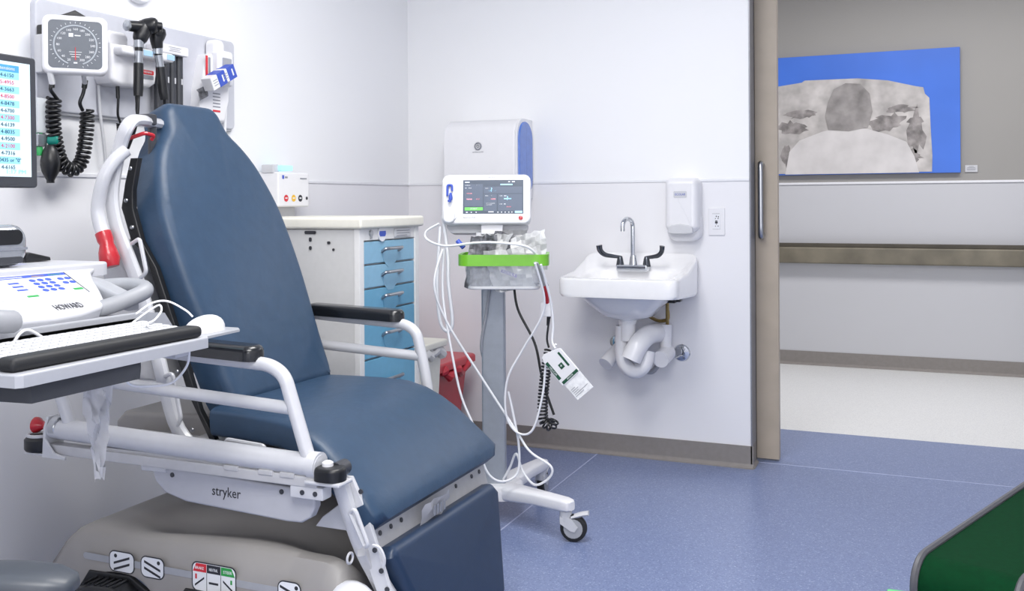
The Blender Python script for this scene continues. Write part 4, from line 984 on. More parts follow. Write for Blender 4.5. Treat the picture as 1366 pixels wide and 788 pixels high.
# blood pressure gauge
bp_ = thing('blood_pressure_gauge', 'square white blood pressure dial with black coiled hose on the equipment board', 'gauge', (-2.32, 2.13, 1.56))
az = math.radians(41.8)
GU = V((math.sin(az), math.cos(az), 0)); GF = frame((-2.305, 2.118, 1.672), GU, (0, 0, 1))
bm = B(); prism(bm, rrect(.178, .172, .022, 6), GF, -.03, .02, .01, 3); obj('housing', bm, 'white', bp_)
bm = B(); prism(bm, rrect(.146, .142, .014, 6), GF, .018, .0205, .001); df = obj('dial', bm, 'dialgrey', bp_)
bm = B()
def circ(c, r): return [GF[0] + GF[1] * (c[0] + r * math.cos(a)) + GF[2] * (c[1] + r * math.sin(a)) + GF[3] * .0212 for a in [math.radians(-70 + 320 * k / 40) for k in range(41)]]
tube(bm, circ((0, -.002), .058), .0022, 6, flat=.4)
obj('scale_ring', bm, 'dialring', df)
bm = B()
for k in range(15):
    a = math.radians(248 - k * 316 / 14); text(bm, str(20 + 20 * k), GF, .047 * math.cos(a), -.002 + .047 * math.sin(a), .0095, .021)
for k in range(29):
    a = math.radians(252 - k * 324 / 28); x, y = math.cos(a), math.sin(a)
    prism(bm, [(.064 * x - .0006 * y, -.002 + .064 * y + .0006 * x), (.069 * x - .0006 * y, -.002 + .069 * y + .0006 * x), (.069 * x + .0006 * y, -.002 + .069 * y - .0006 * x), (.064 * x + .0006 * y, -.002 + .064 * y - .0006 * x)], GF, .021, .0213)
rect(bm, GF, -.018, .022, -.006, .033, .021); rect(bm, GF, -.002, .025, .014, .028, .021); 
for k, w in enumerate((.034, .03, .022)): rect(bm, GF, -w / 2, -.023 - k * .007, w / 2, -.0215 - k * .007, .021)
rect(bm, GF, -.005, -.056, .005, -.052, .021)
obj('scale_numerals', bm, 'ink', df)
bm = B(); prism(bm, [(-.0015, -.046), (.0015, -.046), (.0008, -.008), (-.0008, -.008)], GF, .0216, .022); obj('needle', bm, 'inkr', df, label='thin red needle')
bm = B(); prism(bm, [(-.045, .086), (0, .106), (.035, .086)], GF, -.028, .0, .004); obj('swivel_cap', bm, 'black', bp_); bm = B(); box(bm, (-2.41, 2.07, 1.69), (-2.375, 2.10, 1.735), .006); obj('swivel_bracket', bm, 'black', bp_)
bm = B(); box(bm, (-2.41, 2.06, 1.59), (-2.375, 2.09, 1.705), .008); box(bm, (-2.42, 2.08, 1.62), (-2.355, 2.16, 1.70), .008); obj('wall_bracket', bm, 'lgrey', bp_)
bm = B(); tube(bm, [(-2.36, 2.055, 1.70), (-2.345, 2.06, 1.6), (-2.35, 2.075, 1.555)], .009, 10); tube(bm, [(-2.32, 2.16, 1.6), (-2.345, 2.19, 1.57)], .007, 10); obj('hose_port', bm, 'lgrey', bp_)
bm = coil(spline([(-2.355, 2.085, 1.515), (-2.36, 2.085, 1.45), (-2.36, 2.095, 1.38), (-2.36, 2.115, 1.325), (-2.36, 2.155, 1.305), (-2.36, 2.19, 1.335), (-2.36, 2.205, 1.4), (-2.36, 2.212, 1.46), (-2.36, 2.21, 1.49)], 6), .0175, 32, .0052, 8, 12)
tube(bm, spline([(-2.35, 2.075, 1.56), (-2.352, 2.07, 1.54), (-2.355, 2.085, 1.525), (-2.355, 2.1, 1.51)], 5), .0055, 8); tube(bm, spline([(-2.345, 2.192, 1.575), (-2.35, 2.188, 1.54), (-2.355, 2.18, 1.51), (-2.36, 2.195, 1.488)], 5), .0055, 8)
tube(bm, [(-2.35, 2.075, 1.565), (-2.351, 2.073, 1.545)], .008, 8); tube(bm, [(-2.345, 2.192, 1.58), (-2.348, 2.19, 1.555)], .008, 8)
obj('coiled_hose', bm, 'bcable', bp_, 60)
bm = B(); lathe(bm, [(.008, .105), (.014, .1), (.022, .085), (.0275, .06), (.028, .045), (.024, .025), (.016, .01), (.011, .0), (.011, -.008), (.0, -.008)], (-2.36, 2.075, 1.272), (0, 0, 1), 20); obj('inflation_bulb', bm, 'black', bp_, label='black rubber squeeze bulb')
# oxygen flowmeter
fm = thing('oxygen_flowmeter', 'clear wall flowmeter with green knob half hidden behind the computer screen', 'flowmeter', (-2.40, 2.06, 1.36))
bm = B(); box(bm, (-2.40, 2.04, 1.41), (-2.37, 2.078, 1.515), .006); obj('flow_tube', bm, 'clear', fm)
bm = B(); box(bm, (-2.434, 2.04, 1.37), (-2.37, 2.075, 1.41), .006); obj('valve_body', bm, 'silver', fm)
bm = B(); lathe(bm, [(.009, -.014), (.015, -.01), (.016, .0), (.016, .014), (.012, .018), (0, .018)], (-2.36, 2.083, 1.39), (.8, .5, 0), 16); obj('valve_knob', bm, 'teal', fm)
bm = B(); lathe(bm, [(.012, 0), (.014, .01), (.01, .03)], (-2.385, 2.055, 1.345)); obj('green_fitting', bm, 'gfit', fm); bm = B(); lathe(bm, [(.012, 0), (.013, .014)], (-2.385, 2.055, 1.407)); obj('green_fitting', bm, 'gfit', fm)
# otoscope cradle and instruments
oc = thing('instrument_cradle', 'white wall transformer cradle holding two black scopes', 'cradle', (-2.39, 2.4, 1.57))
bm = B(); prism(bm, [(2.29, 1.60), (2.30, 1.585), (2.33, 1.578), (2.46, 1.585), (2.485, 1.6), (2.49, 1.63), (2.49, 1.72), (2.29, 1.71)], WF, .02, .095, .015, 3); obj('cradle_body', bm, 'white', oc)
bm = B(); prism(bm, rrect(.23, .03, .012, 4, 2.415, 1.688), WF, .02, .135, .01, 3); obj('shelf', bm, 'white', oc)
bm = B(); prism(bm, rrect(.09, .05, .02, 5, 2.335, 1.728), WF, .02, .08, .012, 3); obj('top_lobe', bm, 'white', oc)
bm = B(); CFf = frame((XL + .136, 0, 0), (0, 1, 0), (0, 0, 1))
rect(bm, CFf, 2.385, 1.68, 2.425, 1.698, -.0005, .001); obj('blue_sticker', bm, 'inkcy', oc); bm = B(); rect(bm, CFf, 2.49, 1.68, 2.525, 1.698, -.0005, .001); obj('blue_sticker', bm, 'inkcy', oc)
bm = B(); CG = frame((XL + .0955, 0, 0), (0, 1, 0), (0, 0, 1)); prism(bm, rrect(.062, .014, .004, 3, 2.44, 1.634), CG, 0, .0008); prism(bm, rrect(.056, .013, .003, 3, 2.442, 1.618), CG, 0, .0008, mi=1)
text(bm, 'WARNING', CG, 2.44, 1.634, .009, .0009, width=.045, mi=2); obj('warning_sticker', bm, ['inkr', 'inkg', 'ink'], oc)
ox = XL + .142
def scope(name, y, ztop, label, lean):
    t = thing(name, label, 'instrument', (ox, y, 1.56))
    bm = B(); tube(bm, [(ox, y + lean, 1.545), (ox, y + lean * .8, 1.57), (ox, y + lean * .4, 1.65)], .011, 12, radii=[.014, .016, .0155]); obj('handle', bm, 'black', t)
    bm = B(); tube(bm, [(ox, y + lean * .4, 1.65), (ox, y + lean * .1, 1.688)], .013, 12); tube(bm, [(ox, y, ztop - .075), (ox, y, ztop - .052)], .016, 12); obj('collar', bm, 'silver', t)
    return t
t = scope('otoscope', 2.358, 1.775, 'black otoscope with angled head hung left in the white cradle', -.004)
bm = B(); tube(bm, [(ox, 2.358, 1.688), (ox, 2.358, 1.70)], .013, 12)
tube(bm, spline([(ox, 2.36, 1.718), (ox, 2.366, 1.735), (ox, 2.376, 1.76), (ox, 2.385, 1.785)], 4), .02, 14, radii=[.016, .018, .021, .023, .024, .025, .025, .026, .026, .026, .025, .022, .016]);
lathe(bm, [(.018, -.02), (.022, -.01), (.026, .01), (.025, .02), (.018, .028)], (ox + .012, 2.388, 1.775), (.75, .6, 0), 18); lathe(bm, [(.006, .024), (.014, .024), (.012, .04), (.006, .042)], (ox + .01, 2.392, 1.775), (.75, .6, 0), 18)
tube(bm, [(ox, 2.375, 1.768), (ox - .01, 2.325, 1.765)], .012, 12, radii=[.02, .017]); obj('head', bm, 'black', t, 60)
bm = B(); lathe(bm, [(.016, 0), (.018, .01), (.008, .016)], (ox - .01, 2.327, 1.765), (-.1, -1, 0), 14); obj('lens_cap', bm, 'silver', t)
t2 = scope('ophthalmoscope', 2.44, 1.765, 'black ophthalmoscope with round head hung right in the white cradle', .03)
bm = B(); tube(bm, [(ox, 2.444, 1.684), (ox, 2.443, 1.695)], .012, 12); tube(bm, [(ox, 2.44, 1.71), (ox, 2.436, 1.73), (ox, 2.437, 1.745), (ox, 2.44, 1.758), (ox, 2.44, 1.77), (ox, 2.438, 1.78)], .02, 14, radii=[.017, .02, .025, .028, .025, .012]); lathe(bm, [(.012, 0), (.015, .008), (.008, .014)], (ox + .012, 2.43, 1.757), (.9, -.3, 0), 14); obj('head', bm, 'black', t2, 60)
bm = B(); box(bm, (ox + .012, 2.432, 1.725), (ox + .018, 2.444, 1.742), .002); obj('lens_window', bm, 'white', t2)
cable('scope_cord', [(ox, 2.354, 1.55), (ox, 2.352, 1.5), (ox - .01, 2.35, 1.44), (ox - .05, 2.36, 1.38)], .005, 'bcable', 'straight black cord hanging from the left scope handle')
cable('scope_cord', [(ox, 2.47, 1.55), (ox - .01, 2.48, 1.50), (ox - .03, 2.48, 1.46), (ox - .08, 2.48, 1.40)], .0055, 'bcable', 'black cord hanging from the right scope handle beside the tip tubes')
cable('scope_cord', [(ox - .02, 2.362, 1.585), (ox - .02, 2.368, 1.53), (ox - .02, 2.372, 1.49), (ox - .01, 2.40, 1.475), (ox - .01, 2.425, 1.48)], .0045, 'bcable', 'short black cord bending right under the cradle')
bm = coil([(-2.38, 2.362, 1.46), (-2.38, 2.372, 1.36)], .008, 16, .003, 6, 10); tube(bm, spline([(-2.37, 2.345, 1.60), (-2.37, 2.347, 1.54), (-2.375, 2.35, 1.49), (-2.38, 2.365, 1.465)], 5), .004, 8); tube(bm, [(-2.37, 2.345, 1.582), (-2.37, 2.346, 1.54)], .006, 8)
obj('coiled_cord', bm, 'bcable', oc, 60)
cable('wall_cable', [(-2.405, 2.3, 1.58), (-2.405, 2.305, 1.5), (-2.405, 2.32, 1.4), (-2.41, 2.335, 1.3), (-2.41, 2.345, 1.2)], .005, 'lgrey', 'pale grey cable running down the left wall from the cradle')
# specula tip dispenser
sp = thing('specula_dispenser', 'four dark tip tubes under a white cap on the equipment board', 'dispenser', (-2.38, 2.58, 1.5))
bm = B(); box(bm, (XL + .022, 2.512, 1.712), (XL + .085, 2.652, 1.745), .006); tb = obj('cap', bm, 'white', sp)
bm = B(); TFs = frame((XL + .0855, 0, 0), (0, 1, 0), (0, 0, 1))
for k, w in enumerate((.06, .045, .055)): rect(bm, TFs, 2.582 - w / 2, 1.735 - k * .006, 2.582 + w / 2, 1.7362 - k * .006, 0)
obj('fine_print', bm, 'inkg', tb)
for k in range(4):
    y = 2.535 + k * .0325; bm = B(); lathe(bm, [(.0145, 0), (.0145, .205)], (XL + .055, y, 1.508), (0, 0, 1), 16); ob = obj('tip_tube', bm, 'dgrey', sp)
    bm = B(); box(bm, (XL + .068, y - .003, 1.615), (XL + .0705, y + .003, 1.635)); obj('window', bm, 'lgrey', ob)
# thermometer
th = thing('wall_thermometer', 'white handheld thermometer in a wall holder at the right end of the board', 'thermometer', (-2.38, 2.82, 1.55))
bm = B(); prism(bm, [(2.72, 1.50), (2.735, 1.62), (2.765, 1.74), (2.80, 1.75), (2.885, 1.755), (2.885, 1.58), (2.86, 1.50)], WF, .022, .07, .012, 3); obj('holder', bm, 'white', th)
bm = B(); prism(bm, rrect(.085, .13, .015, 5, 2.832, 1.695), WF, .07, .098, .01, 3); hb_ = obj('body', bm, 'trim', th)
bm = B(); prism(bm, rrect(.05, .036, .004, 3, 2.835, 1.715), WF, .098, .0995); obj('display', bm, 'mgrey', hb_)
bm = B(); prism(bm, rrect(.055, .075, .022, 6, 2.83, 1.765), WF, .03, .075, .015, 3); obj('probe_well', bm, 'white', th)
bm = B(); rect(bm, WF, 2.752, 1.655, 2.764, 1.735, .071); rect(bm, WF, 2.768, 1.66, 2.778, 1.73, .071, mi=1); obj('side_sticker', bm, ['inkr', 'inkg'], th)
bm = B()
for k in range(5): rect(bm, WF, 2.79, 1.60 - k * .012, 2.79 + .04, 1.604 - k * .012, .0705)
rect(bm, WF, 2.79, 1.535, 2.83, 1.542, .0705, mi=1); obj('instructions', bm, ['inkg', 'inkr'], th)
def cover_box(y, z, label):
    t = thing('probe_cover_box', label, 'box', (-2.32, y, z - .03), 'probe cover boxes')
    q = math.radians(28); R = Matrix.Rotation(q, 3, V((1, 0, 0)))
    bm = B(); box(bm, (-2.325 - .02, y - .04, z - .024), (-2.325 + .025, y + .04, z + .024), .002, 1, R); obj('carton', bm, 'white', t)
    bm = B(); c = V((-2.325, y, z))
    lo = V((-.0205, -.004, -.0245)); hi = V((.0256, .0405, .0245))
    n0 = box(bm, lo, hi, 0)
    for v in bm.verts: v.co = R @ v.co + c
    obj('blue_end', bm, 'inkblue', t)
    bm = B(); F2 = (c + R @ V((.0256, .023, 0)), R @ V((0, 1, 0)), R @ V((0, 0, 1)), V((1, 0, 0)))
    prism(bm, rrect(.007, .026, .003, 3), F2, .0002, .0008); F3 = (c + R @ V((.0252, -.018, 0)), R @ V((0, 1, 0)), R @ V((0, 0, 1)), V((1, 0, 0)))
    for k in range(3): rect(bm, F3, -.014, .008 - k * .009, .01, .010 - k * .009, .0002, mi=1)
    obj('print', bm, ['ink', 'inkg'], t)
cover_box(2.748, 1.64, 'white and blue probe cover box, the lower left of the tilted pair'); cover_box(2.80, 1.668, 'white and blue probe cover box, the upper right of the tilted pair')
bm = crumple((-2.345, 2.715, 1.595), (0, 1, .5), (0, -.4, 1), .05, .04, .004, 4, 4, 77); tag(obj('carton_flap', bm, 'packg', None), 'torn grey carton flap hanging under the lower probe cover box', 'flap')
cable('wall_cable', [(-2.40, 2.88, 1.76), (-2.39, 2.905, 1.72), (-2.395, 2.90, 1.6), (-2.40, 2.895, 1.45)], .006, 'cable', 'white probe cord hanging at the right end of the equipment board')
# disc at top
wd_ = thing('wall_disc', 'round white wall disc at the top edge above the equipment board', 'fixture', (XL, 2.49, 1.865))
bm = B(); lathe(bm, [(0, 0), (.065, 0), (.068, .01), (.062, .028), (.03, .032), (0, .032)], (XL + .001, 2.492, 1.945), (1, 0, 0), 28); obj('disc', bm, 'trim', wd_)
# wipe / alcohol dispenser box by the cart
gb = thing('wall_dispenser', 'small white wall box with coloured icons above the supply cart', 'dispenser', (-2.38, 3.25, 1.15))
bm = B(); box(bm, (XL + .001, 3.135, 1.185), (XL + .1, 3.345, 1.325), .008, 3); obj('box_body', bm, 'white', gb)
GBF = frame((XL + .1004, 0, 0), (0, 1, 0), (0, 0, 1))
bm = B(); box(bm, (XL + .001, 3.16, 1.14), (XL + .06, 3.30, 1.186), .004); obj('lower_plate', bm, 'lgrey', gb)
bm = B(); box(bm, (XL + .02, 3.13, 1.32), (XL + .08, 3.17, 1.355), .006); obj('clip', bm, 'lgrey', gb)
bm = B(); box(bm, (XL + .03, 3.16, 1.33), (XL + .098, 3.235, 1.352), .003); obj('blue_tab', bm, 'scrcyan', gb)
bm = B()
for (y, mi_) in ((3.185, 0), (3.235, 1), (3.28, 2), (3.325, 2)):
    rr = .014 if y < 3.3 else .007
    prism(bm, [(y + rr * math.cos(a), 1.22 + rr * math.sin(a)) for a in [2 * PI * k / 16 for k in range(16)]], GBF, 0, .0008, mi=mi_)
    if y < 3.3: rect(bm, GBF, y - .007, 1.218, y + .007, 1.223, .0008, mi=3)
rect(bm, GBF, 3.16, 1.297, 3.172, 1.312, 0, mi=4); rect(bm, GBF, 3.178, 1.300, 3.195, 1.307, 0, mi=5); rect(bm, GBF, 3.28, 1.298, 3.325, 1.303, 0, mi=5)
obj('icons', bm, ['inkr', 'inky', 'inkd', 'ink', 'scrblue', 'inkg'], gb)

# ------------------------------------------------------------------ computer workstation on wall arm
ws = thing('computer_workstation', 'white computer workstation with keypad console and keyboard tray at the left edge', 'workstation', (-1.65, 1.34, .88))
fz = frame((0, 0, 0), (1, 0, 0), (0, 1, 0))
bm = B(); tr = [(-1.32, 1.09), (-1.312, 1.1), (-1.325, 1.545), (-1.335, 1.556), (-1.54, 1.565), (-1.54, 1.085)]
prism(bm, tr, fz, .909, .931, .004); obj('keyboard_tray', bm, 'trayg', ws)
bm = B(); box(bm, (-1.555, 1.085, .915), (-1.54, 1.60, .968), .004); box(bm, (-1.62, 1.2, .945), (-1.54, 1.58, .96), .004)
prism(bm, [(1.58, .925), (1.60, .966), (1.665, .958), (1.69, .925)], frame((-1.555, 0, 0), (0, 1, 0), (0, 0, 1)), 0, .006); obj('tray_lip', bm, 'mgrey', ws)
bm = B(); box(bm, (-1.372, 1.095, .931), (-1.33, 1.538, .955), .01, 3); obj('wrist_rest', bm, 'rubber', ws)
bm = B(); prism(bm, [(-1.46, 1.552), (-1.345, 1.552), (-1.355, 1.68), (-1.375, 1.70), (-1.46, 1.70)], fz, .923, .9285, .001); obj('mouse_shelf', bm, 'mgrey', ws)
bm = B(); prism(bm, [(-1.325, 1.125), (-1.325, 1.36), (-1.40, 1.44), (-1.55, 1.44), (-1.55, 1.1)], fz, .878, .909, .004); obj('tray_slide', bm, 'dgrey', ws, label='dark slide housing under the tray')
bm = B(); box(bm, (-1.44, 1.49, .893), (-1.36, 1.53, .91), .004); obj('hook_clip', bm, 'lgrey', ws)
# console
bm = B()
deck = [(-1.98, 1.08), (-1.775, 1.08), (-1.745, 1.40), (-1.748, 1.68), (-1.765, 1.71), (-1.98, 1.71)]
prism(bm, deck, fz, 1.035, 1.066, .006, 3); obj('deck', bm, 'cons', ws)
bm = B(); prism(bm, [(-1.965, 1.095), (-1.80, 1.095), (-1.79, 1.40), (-1.85, 1.56), (-1.965, 1.60)], fz, 1.0655, 1.068); obj('deck_top', bm, 'lav', ws)
PV = V((-2.1, 0, 1)).normalized(); PN = V((1, 0, 2.1)).normalized()
PF2 = (V((-1.58, 0, .974)), V((0, 1, 0)), PV, PN)
def pv(z): return (z - .974) / PV.z
pan = [(1.665, pv(1.055)), (1.635, pv(1.047)), (1.612, pv(1.032)), (1.59, pv(1.012)), (1.57, pv(.997)), (1.553, pv(.988)), (1.535, pv(.983)), (1.47, pv(.976)), (1.40, pv(.974)), (1.33, pv(.976)), (1.265, pv(.983)), (1.245, pv(.988)), (1.20, pv(1.02)), (1.16, pv(1.055))]
bm = B(); prism(bm, pan, PF2, -.03, 0, .008, 3); cp = obj('console_panel', bm, 'cons', ws)
bm = B(); prism(bm, [(1.25, 0), (1.56, 0), (1.6, pv(1.04)), (1.2, pv(1.04))], PF2, -.06, -.028, 0); obj('console_underside', bm, 'lgrey', ws)
bm = B(); prism(bm, [(1.262, pv(1.010)), (1.553, pv(1.010)), (1.560, pv(1.050)), (1.255, pv(1.050))], PF2, .0002, .001); scp = obj('keypad_screen', bm, 'scrwhite', cp)
bm = B()
def pr(y0, z0, y1, z1, mi): prism(bm, [(y0, pv(z0)), (y1, pv(z0)), (y1, pv(z1)), (y0, pv(z1))], PF2, .001, .0016, mi=mi)
pr(1.258, 1.0452, 1.559, 1.0497, 0); pr(1.472, 1.0462, 1.505, 1.0485, 2); pr(1.515, 1.0462, 1.548, 1.0487, 1); pr(1.39, 1.0462, 1.45, 1.0483, 3); pr(1.33, 1.0462, 1.35, 1.0485, 3)
for r_ in range(4):
    for c_ in range(3):
        y = 1.462 + c_ * .02; z = 1.0395 - r_ * .0062
        prism(bm, [(y + .0078 * math.cos(a), pv(z) + .006 * math.sin(a)) for a in [2 * PI * k / 12 for k in range(12)]], PF2, .001, .0016, mi=0)
for r_ in range(2):
    for c_ in range(2):
        y = 1.532 + c_ * .018; z = 1.0395 - r_ * .0075 - .001
        prism(bm, [(y + .0078 * math.cos(a), pv(z) + .006 * math.sin(a)) for a in [2 * PI * k / 12 for k in range(12)]], PF2, .001, .0016, mi=0)
for r_ in range(3): pr(1.40, 1.036 - r_ * .0062, 1.425, 1.0385 - r_ * .0062, 0)
prism(bm, [(1.5535, pv(1.010)), (1.555, pv(1.010)), (1.562, pv(1.050)), (1.5605, pv(1.050))], PF2, .001, .0018, mi=5); pr(1.403, 1.0115, 1.43, 1.0145, 4); pr(1.528, 1.016, 1.552, 1.0195, 4)
obj('keypad_buttons', bm, ['scrblue', 'scrgreen', 'inky', 'scrwhite', 'inkgreen', 'inkd'], scp)
bm = B(); text(bm, 'HOWARD', PF2, 1.462, pv(.990), .03, .0005, width=.068); obj('lettering', bm, 'inkd', cp)
bm = B(); tube(bm, spline([(-1.63, 1.54, .972), (-1.605, 1.585, .985), (-1.59, 1.63, 1.0), (-1.595, 1.655, 1.008), (-1.625, 1.67, 1.013), (-1.67, 1.665, 1.015), (-1.72, 1.63, 1.012)], 6), .018, 14); obj('handle', bm, 'armg', ws)
bm = B(); tube(bm, spline([(-1.72, 1.1, 1.01), (-1.62, 1.08, 1.01), (-1.53, 1.12, 1.005), (-1.50, 1.18, .998), (-1.50, 1.22, .992), (-1.505, 1.237, .99)], 6), .021, 14); obj('handle', bm, 'armg', ws)
bm = B(); prism(bm, [(-1.76, 1.0), (-1.6, .965), (-1.6, .995), (-1.7, 1.03), (-1.76, 1.04)], frame((0, 1.6, 0), (1, 0, 0), (0, 0, 1)), -.04, 0, .01)
for k in range(2): box(bm, (-1.715 + k * .02, 1.596, 1.02 - k * .004), (-1.703 + k * .02, 1.602, 1.024 - k * .004))
obj('side_block', bm, 'mgrey', ws)
bm = B(); box(bm, (XL + .001, 1.12, .75), (XL + .04, 1.28, 1.1), .01); box(bm, (XL + .03, 1.16, .94), (-1.9, 1.24, 1.0), .02, 3); box(bm, (-1.98, 1.1, .94), (-1.80, 1.5, 1.036), .03, 3); obj('wall_arm', bm, 'lgrey', ws)
# computer monitor
cm = thing('computer_monitor', 'black-framed computer monitor showing a phone list, at the left edge', 'monitor', (-1.94, 1.41, 1.067))
CMF = frame((-1.92, 1.41, 1.393), (0, 1, 0), (-.015, 0, 1))
bm = B(); prism(bm, rrect(.48, .306, .008, 3), CMF, -.03, 0, .003); obj('bezel', bm, 'dgrey', cm)
bm = B(); rect(bm, CMF, -.222, -.128, .222, .136, .0003, .001); cs = obj('screen', bm, 'scrlight', cm)
bm = B(); rows = ['4-6150', '5-4955', '4-3663', '4-8500', '4-8478', '4-6700', '4-7300', '4-6139', '4-8035', '4-9500', '4-2100', '4-7316', '4-0435 or "0"', '4-6165']
rx0, rx1 = -.19, .192
y0r = .128; rh = .0162
bm = B(); rect(bm, CMF, rx0, y0r - .016, rx1, y0r, .0013, .0004, mi=1)
for k in range(14):
    yy = y0r - .016 - rh * k
    if k % 2 == 0: rect(bm, CMF, rx0, yy - rh, rx1, yy, .0013, .0004, mi=0)
obj('table_rows', bm, ['scrrow', 'scrhead'], cs)
bm = B(); text(bm, 'Extensions', CMF, .155, y0r - .008, .011, .0018, width=.05, mi=2)
for k, s in enumerate(rows):
    text(bm, s, CMF, .160, y0r - .016 - rh * (k + .5), .0125, .0018, width=.036 if len(s) < 8 else .068, mi=1 if k in (1, 3, 6, 10) else 0)
text(bm, '1:17 PM', CMF, .18, -.117, .013, .0018, width=.05, mi=3)
obj('screen_text', bm, ['scrtext', 'scrred', 'scrwhite', 'scrrow'], cs)
bm = B(); box(bm, (-1.96, 1.36, 1.075), (-1.94, 1.44, 1.35), .006); box(bm, (-2.0, 1.3, 1.067), (-1.85, 1.5, 1.078), .004); obj('monitor_stand', bm, 'black', cm)
bm = B(); box(bm, (-1.9195, 1.61, 1.245), (-1.918, 1.622, 1.249)); obj('power_light', bm, 'scrwhite', cm)
# keyboard
kb = thing('keyboard', 'white computer keyboard on the grey tray', 'keyboard', (-1.43, 1.32, .931))
bm = B(); prism(bm, [(-1.378, .9315), (-1.378, .945), (-1.48, .954), (-1.51, .952), (-1.51, .9315)], frame((0, 1.55, 0), (1, 0, 0), (0, 0, 1)), 0, .46, .002); obj('keyboard_base', bm, 'kbase', kb)
bm = B()
for r_ in range(5):
    x = -1.392 - r_ * .0195; z = .9462 + r_ * .0017
    for c_ in range(22):
        y = 1.10 + c_ * .0198
        box(bm, (x - .0165, y, z - .002), (x, y + .0172, z + .0055), .0015, 1)
ko = obj('keys', bm, 'keyc', kb); ko['kind'] = 'stuff'
bm = B(); bmesh.ops.create_uvsphere(bm, u_segments=24, v_segments=14, radius=1)
for v in bm.verts:
    x, y, z = v.co; k = 1 - .12 * y
    v.co = V((-1.40 + x * .031, 1.622 + y * .054 * 1, .9287 + max(0, z) ** .8 * .034 * (1 + .15 * y)))
bmesh.ops.remove_doubles(bm, verts=bm.verts[:], dist=1e-4)
mo = obj('computer_mouse', bm, 'white', None, 60); tag(mo, 'white computer mouse on the small shelf right of the keyboard', 'mouse')
cable('mouse_cable', [(-1.48, 1.5, .958), (-1.50, 1.56, .972), (-1.49, 1.585, .985), (-1.47, 1.57, .975), (-1.45, 1.53, .962), (-1.43, 1.49, .960), (-1.41, 1.47, .959)], .0022, 'cable', 'thin white cable bundled behind the right end of the keyboard')
cable('mouse_cable', [(-1.50, 1.53, .972), (-1.50, 1.575, .99), (-1.48, 1.60, .992), (-1.45, 1.62, .972), (-1.435, 1.625, .958)], .0022, 'cable', 'thin white cable arching from tray to the mouse')
cable('mouse_cable', [(-1.46, 1.45, .88), (-1.46, 1.47, .84), (-1.46, 1.53, .825), (-1.45, 1.58, .825), (-1.42, 1.59, .86), (-1.40, 1.575, .9)], .0026, 'cable', 'white cable sagging in a loop under the keyboard tray')
cable('keyboard_cable', [(-1.53, 1.26, .945), (-1.535, 1.28, .962), (-1.535, 1.30, .965), (-1.53, 1.33, .945)], .003, 'cable', 'short white cable hump behind the left half of the keyboard')
# plastic bag hanging from tray slide
bm = crumple((-1.46, 1.39, .782), (.25, 1, 0), (0, .02, -1), .075, .22, .012, 6, 12, 5, taper=.75); 
tag(obj('plastic_bag', bm, 'bag', None, 60), 'limp translucent plastic bag hanging under the keyboard tray', 'bag')
# silver device + adapter on deck
dv = thing('desk_scanner', 'rounded silver device with dark window on the workstation deck, at the left edge', 'device', (-1.80, 1.42, 1.068))
bm = B(); prism(bm, rrect(.13, .09, .035, 8, 1.45, 1.113), frame((-1.86, 0, 0), (0, 1, 0), (0, 0, 1)), 0, .075, .02, 4); obj('housing', bm, 'silver', dv)
bm = B(); prism(bm, rrect(.09, .032, .014, 6, 1.45, 1.131), frame((-1.785, 0, 0), (0, 1, 0), (0, 0, 1)), 0, .002); obj('window', bm, 'black', dv)
bm = B(); prism(bm, rrect(.115, .006, .002, 2, 1.45, 1.106), frame((-1.785, 0, 0), (0, 1, 0), (0, 0, 1)), 0, .002); prism(bm, rrect(.09, .014, .006, 3, 1.45, 1.082), frame((-1.785, 0, 0), (0, 1, 0), (0, 0, 1)), 0, .003, mi=1); obj('chrome_strip', bm, ['chrome', 'dgrey'], dv)
ad = thing('power_plug', 'small black plug lying on the workstation deck', 'plug', (-1.92, 1.63, 1.067))
bm = B(); prism(bm, [(1.60, 1.0675), (1.605, 1.088), (1.612, 1.09), (1.67, 1.076), (1.672, 1.0675)], frame((-1.93, 0, 0), (0, 1, 0), (0, 0, 1)), 0, .03, .004); obj('plug_body', bm, 'black', ad)
bm = B(); tube(bm, spline([(-1.915, 1.605, 1.08), (-1.915, 1.58, 1.084), (-1.915, 1.55, 1.074)], 4), .004, 8); obj('cord', bm, 'bcable', ad)

# ------------------------------------------------------------------ foreground chairs
fc = thing('visitor_chair', 'dark grey chair arm in the lower left corner', 'chair', (-1.45, .70, 0))
fx = frame((0, 0, 0), (1, 0, 0), (0, 1, 0))
q = []
Q0 = V((-1.48, .83)); Q1 = V((-1.08, 1.02))
dd = (Q1 - Q0).normalized(); nn = V((-dd.y, dd.x))
bm = B(); rings = []
for t, w, h, zz in ((0, .02, .012, .665), (.03, .035, .02, .668), (.1, .042, .024, .668), (.25, .045, .025, .668), (.34, .045, .024, .666), (.385, .04, .02, .664), (.41, .028, .013, .662), (.418, .012, .006, .661)):
    c = Q0 + dd * t
    rings.append([V((c.x, c.y, zz)) + V((nn.x, nn.y, 0)) * (w * se(2 * PI * k / 24, .7)[0]) + V((0, 0, h * se(2 * PI * k / 24, .7)[1])) for k in range(24)])
loft(bm, rings); obj('armrest', bm, 'chairgrey', fc, 60)
bm = B(); tube(bm, fillet([V((-1.30, .945, .65)), V((-1.32, .93, .50)), V((-1.42, .82, .42)), V((-1.5, .72, .40))], .05), .02, 10); obj('arm_post', bm, 'black', fc)
bm = B(); prism(bm, rrect(.45, .42, .08, 6, -1.62, .62), fx, .40, .47, .03, 4); obj('seat', bm, 'chairgrey', fc)
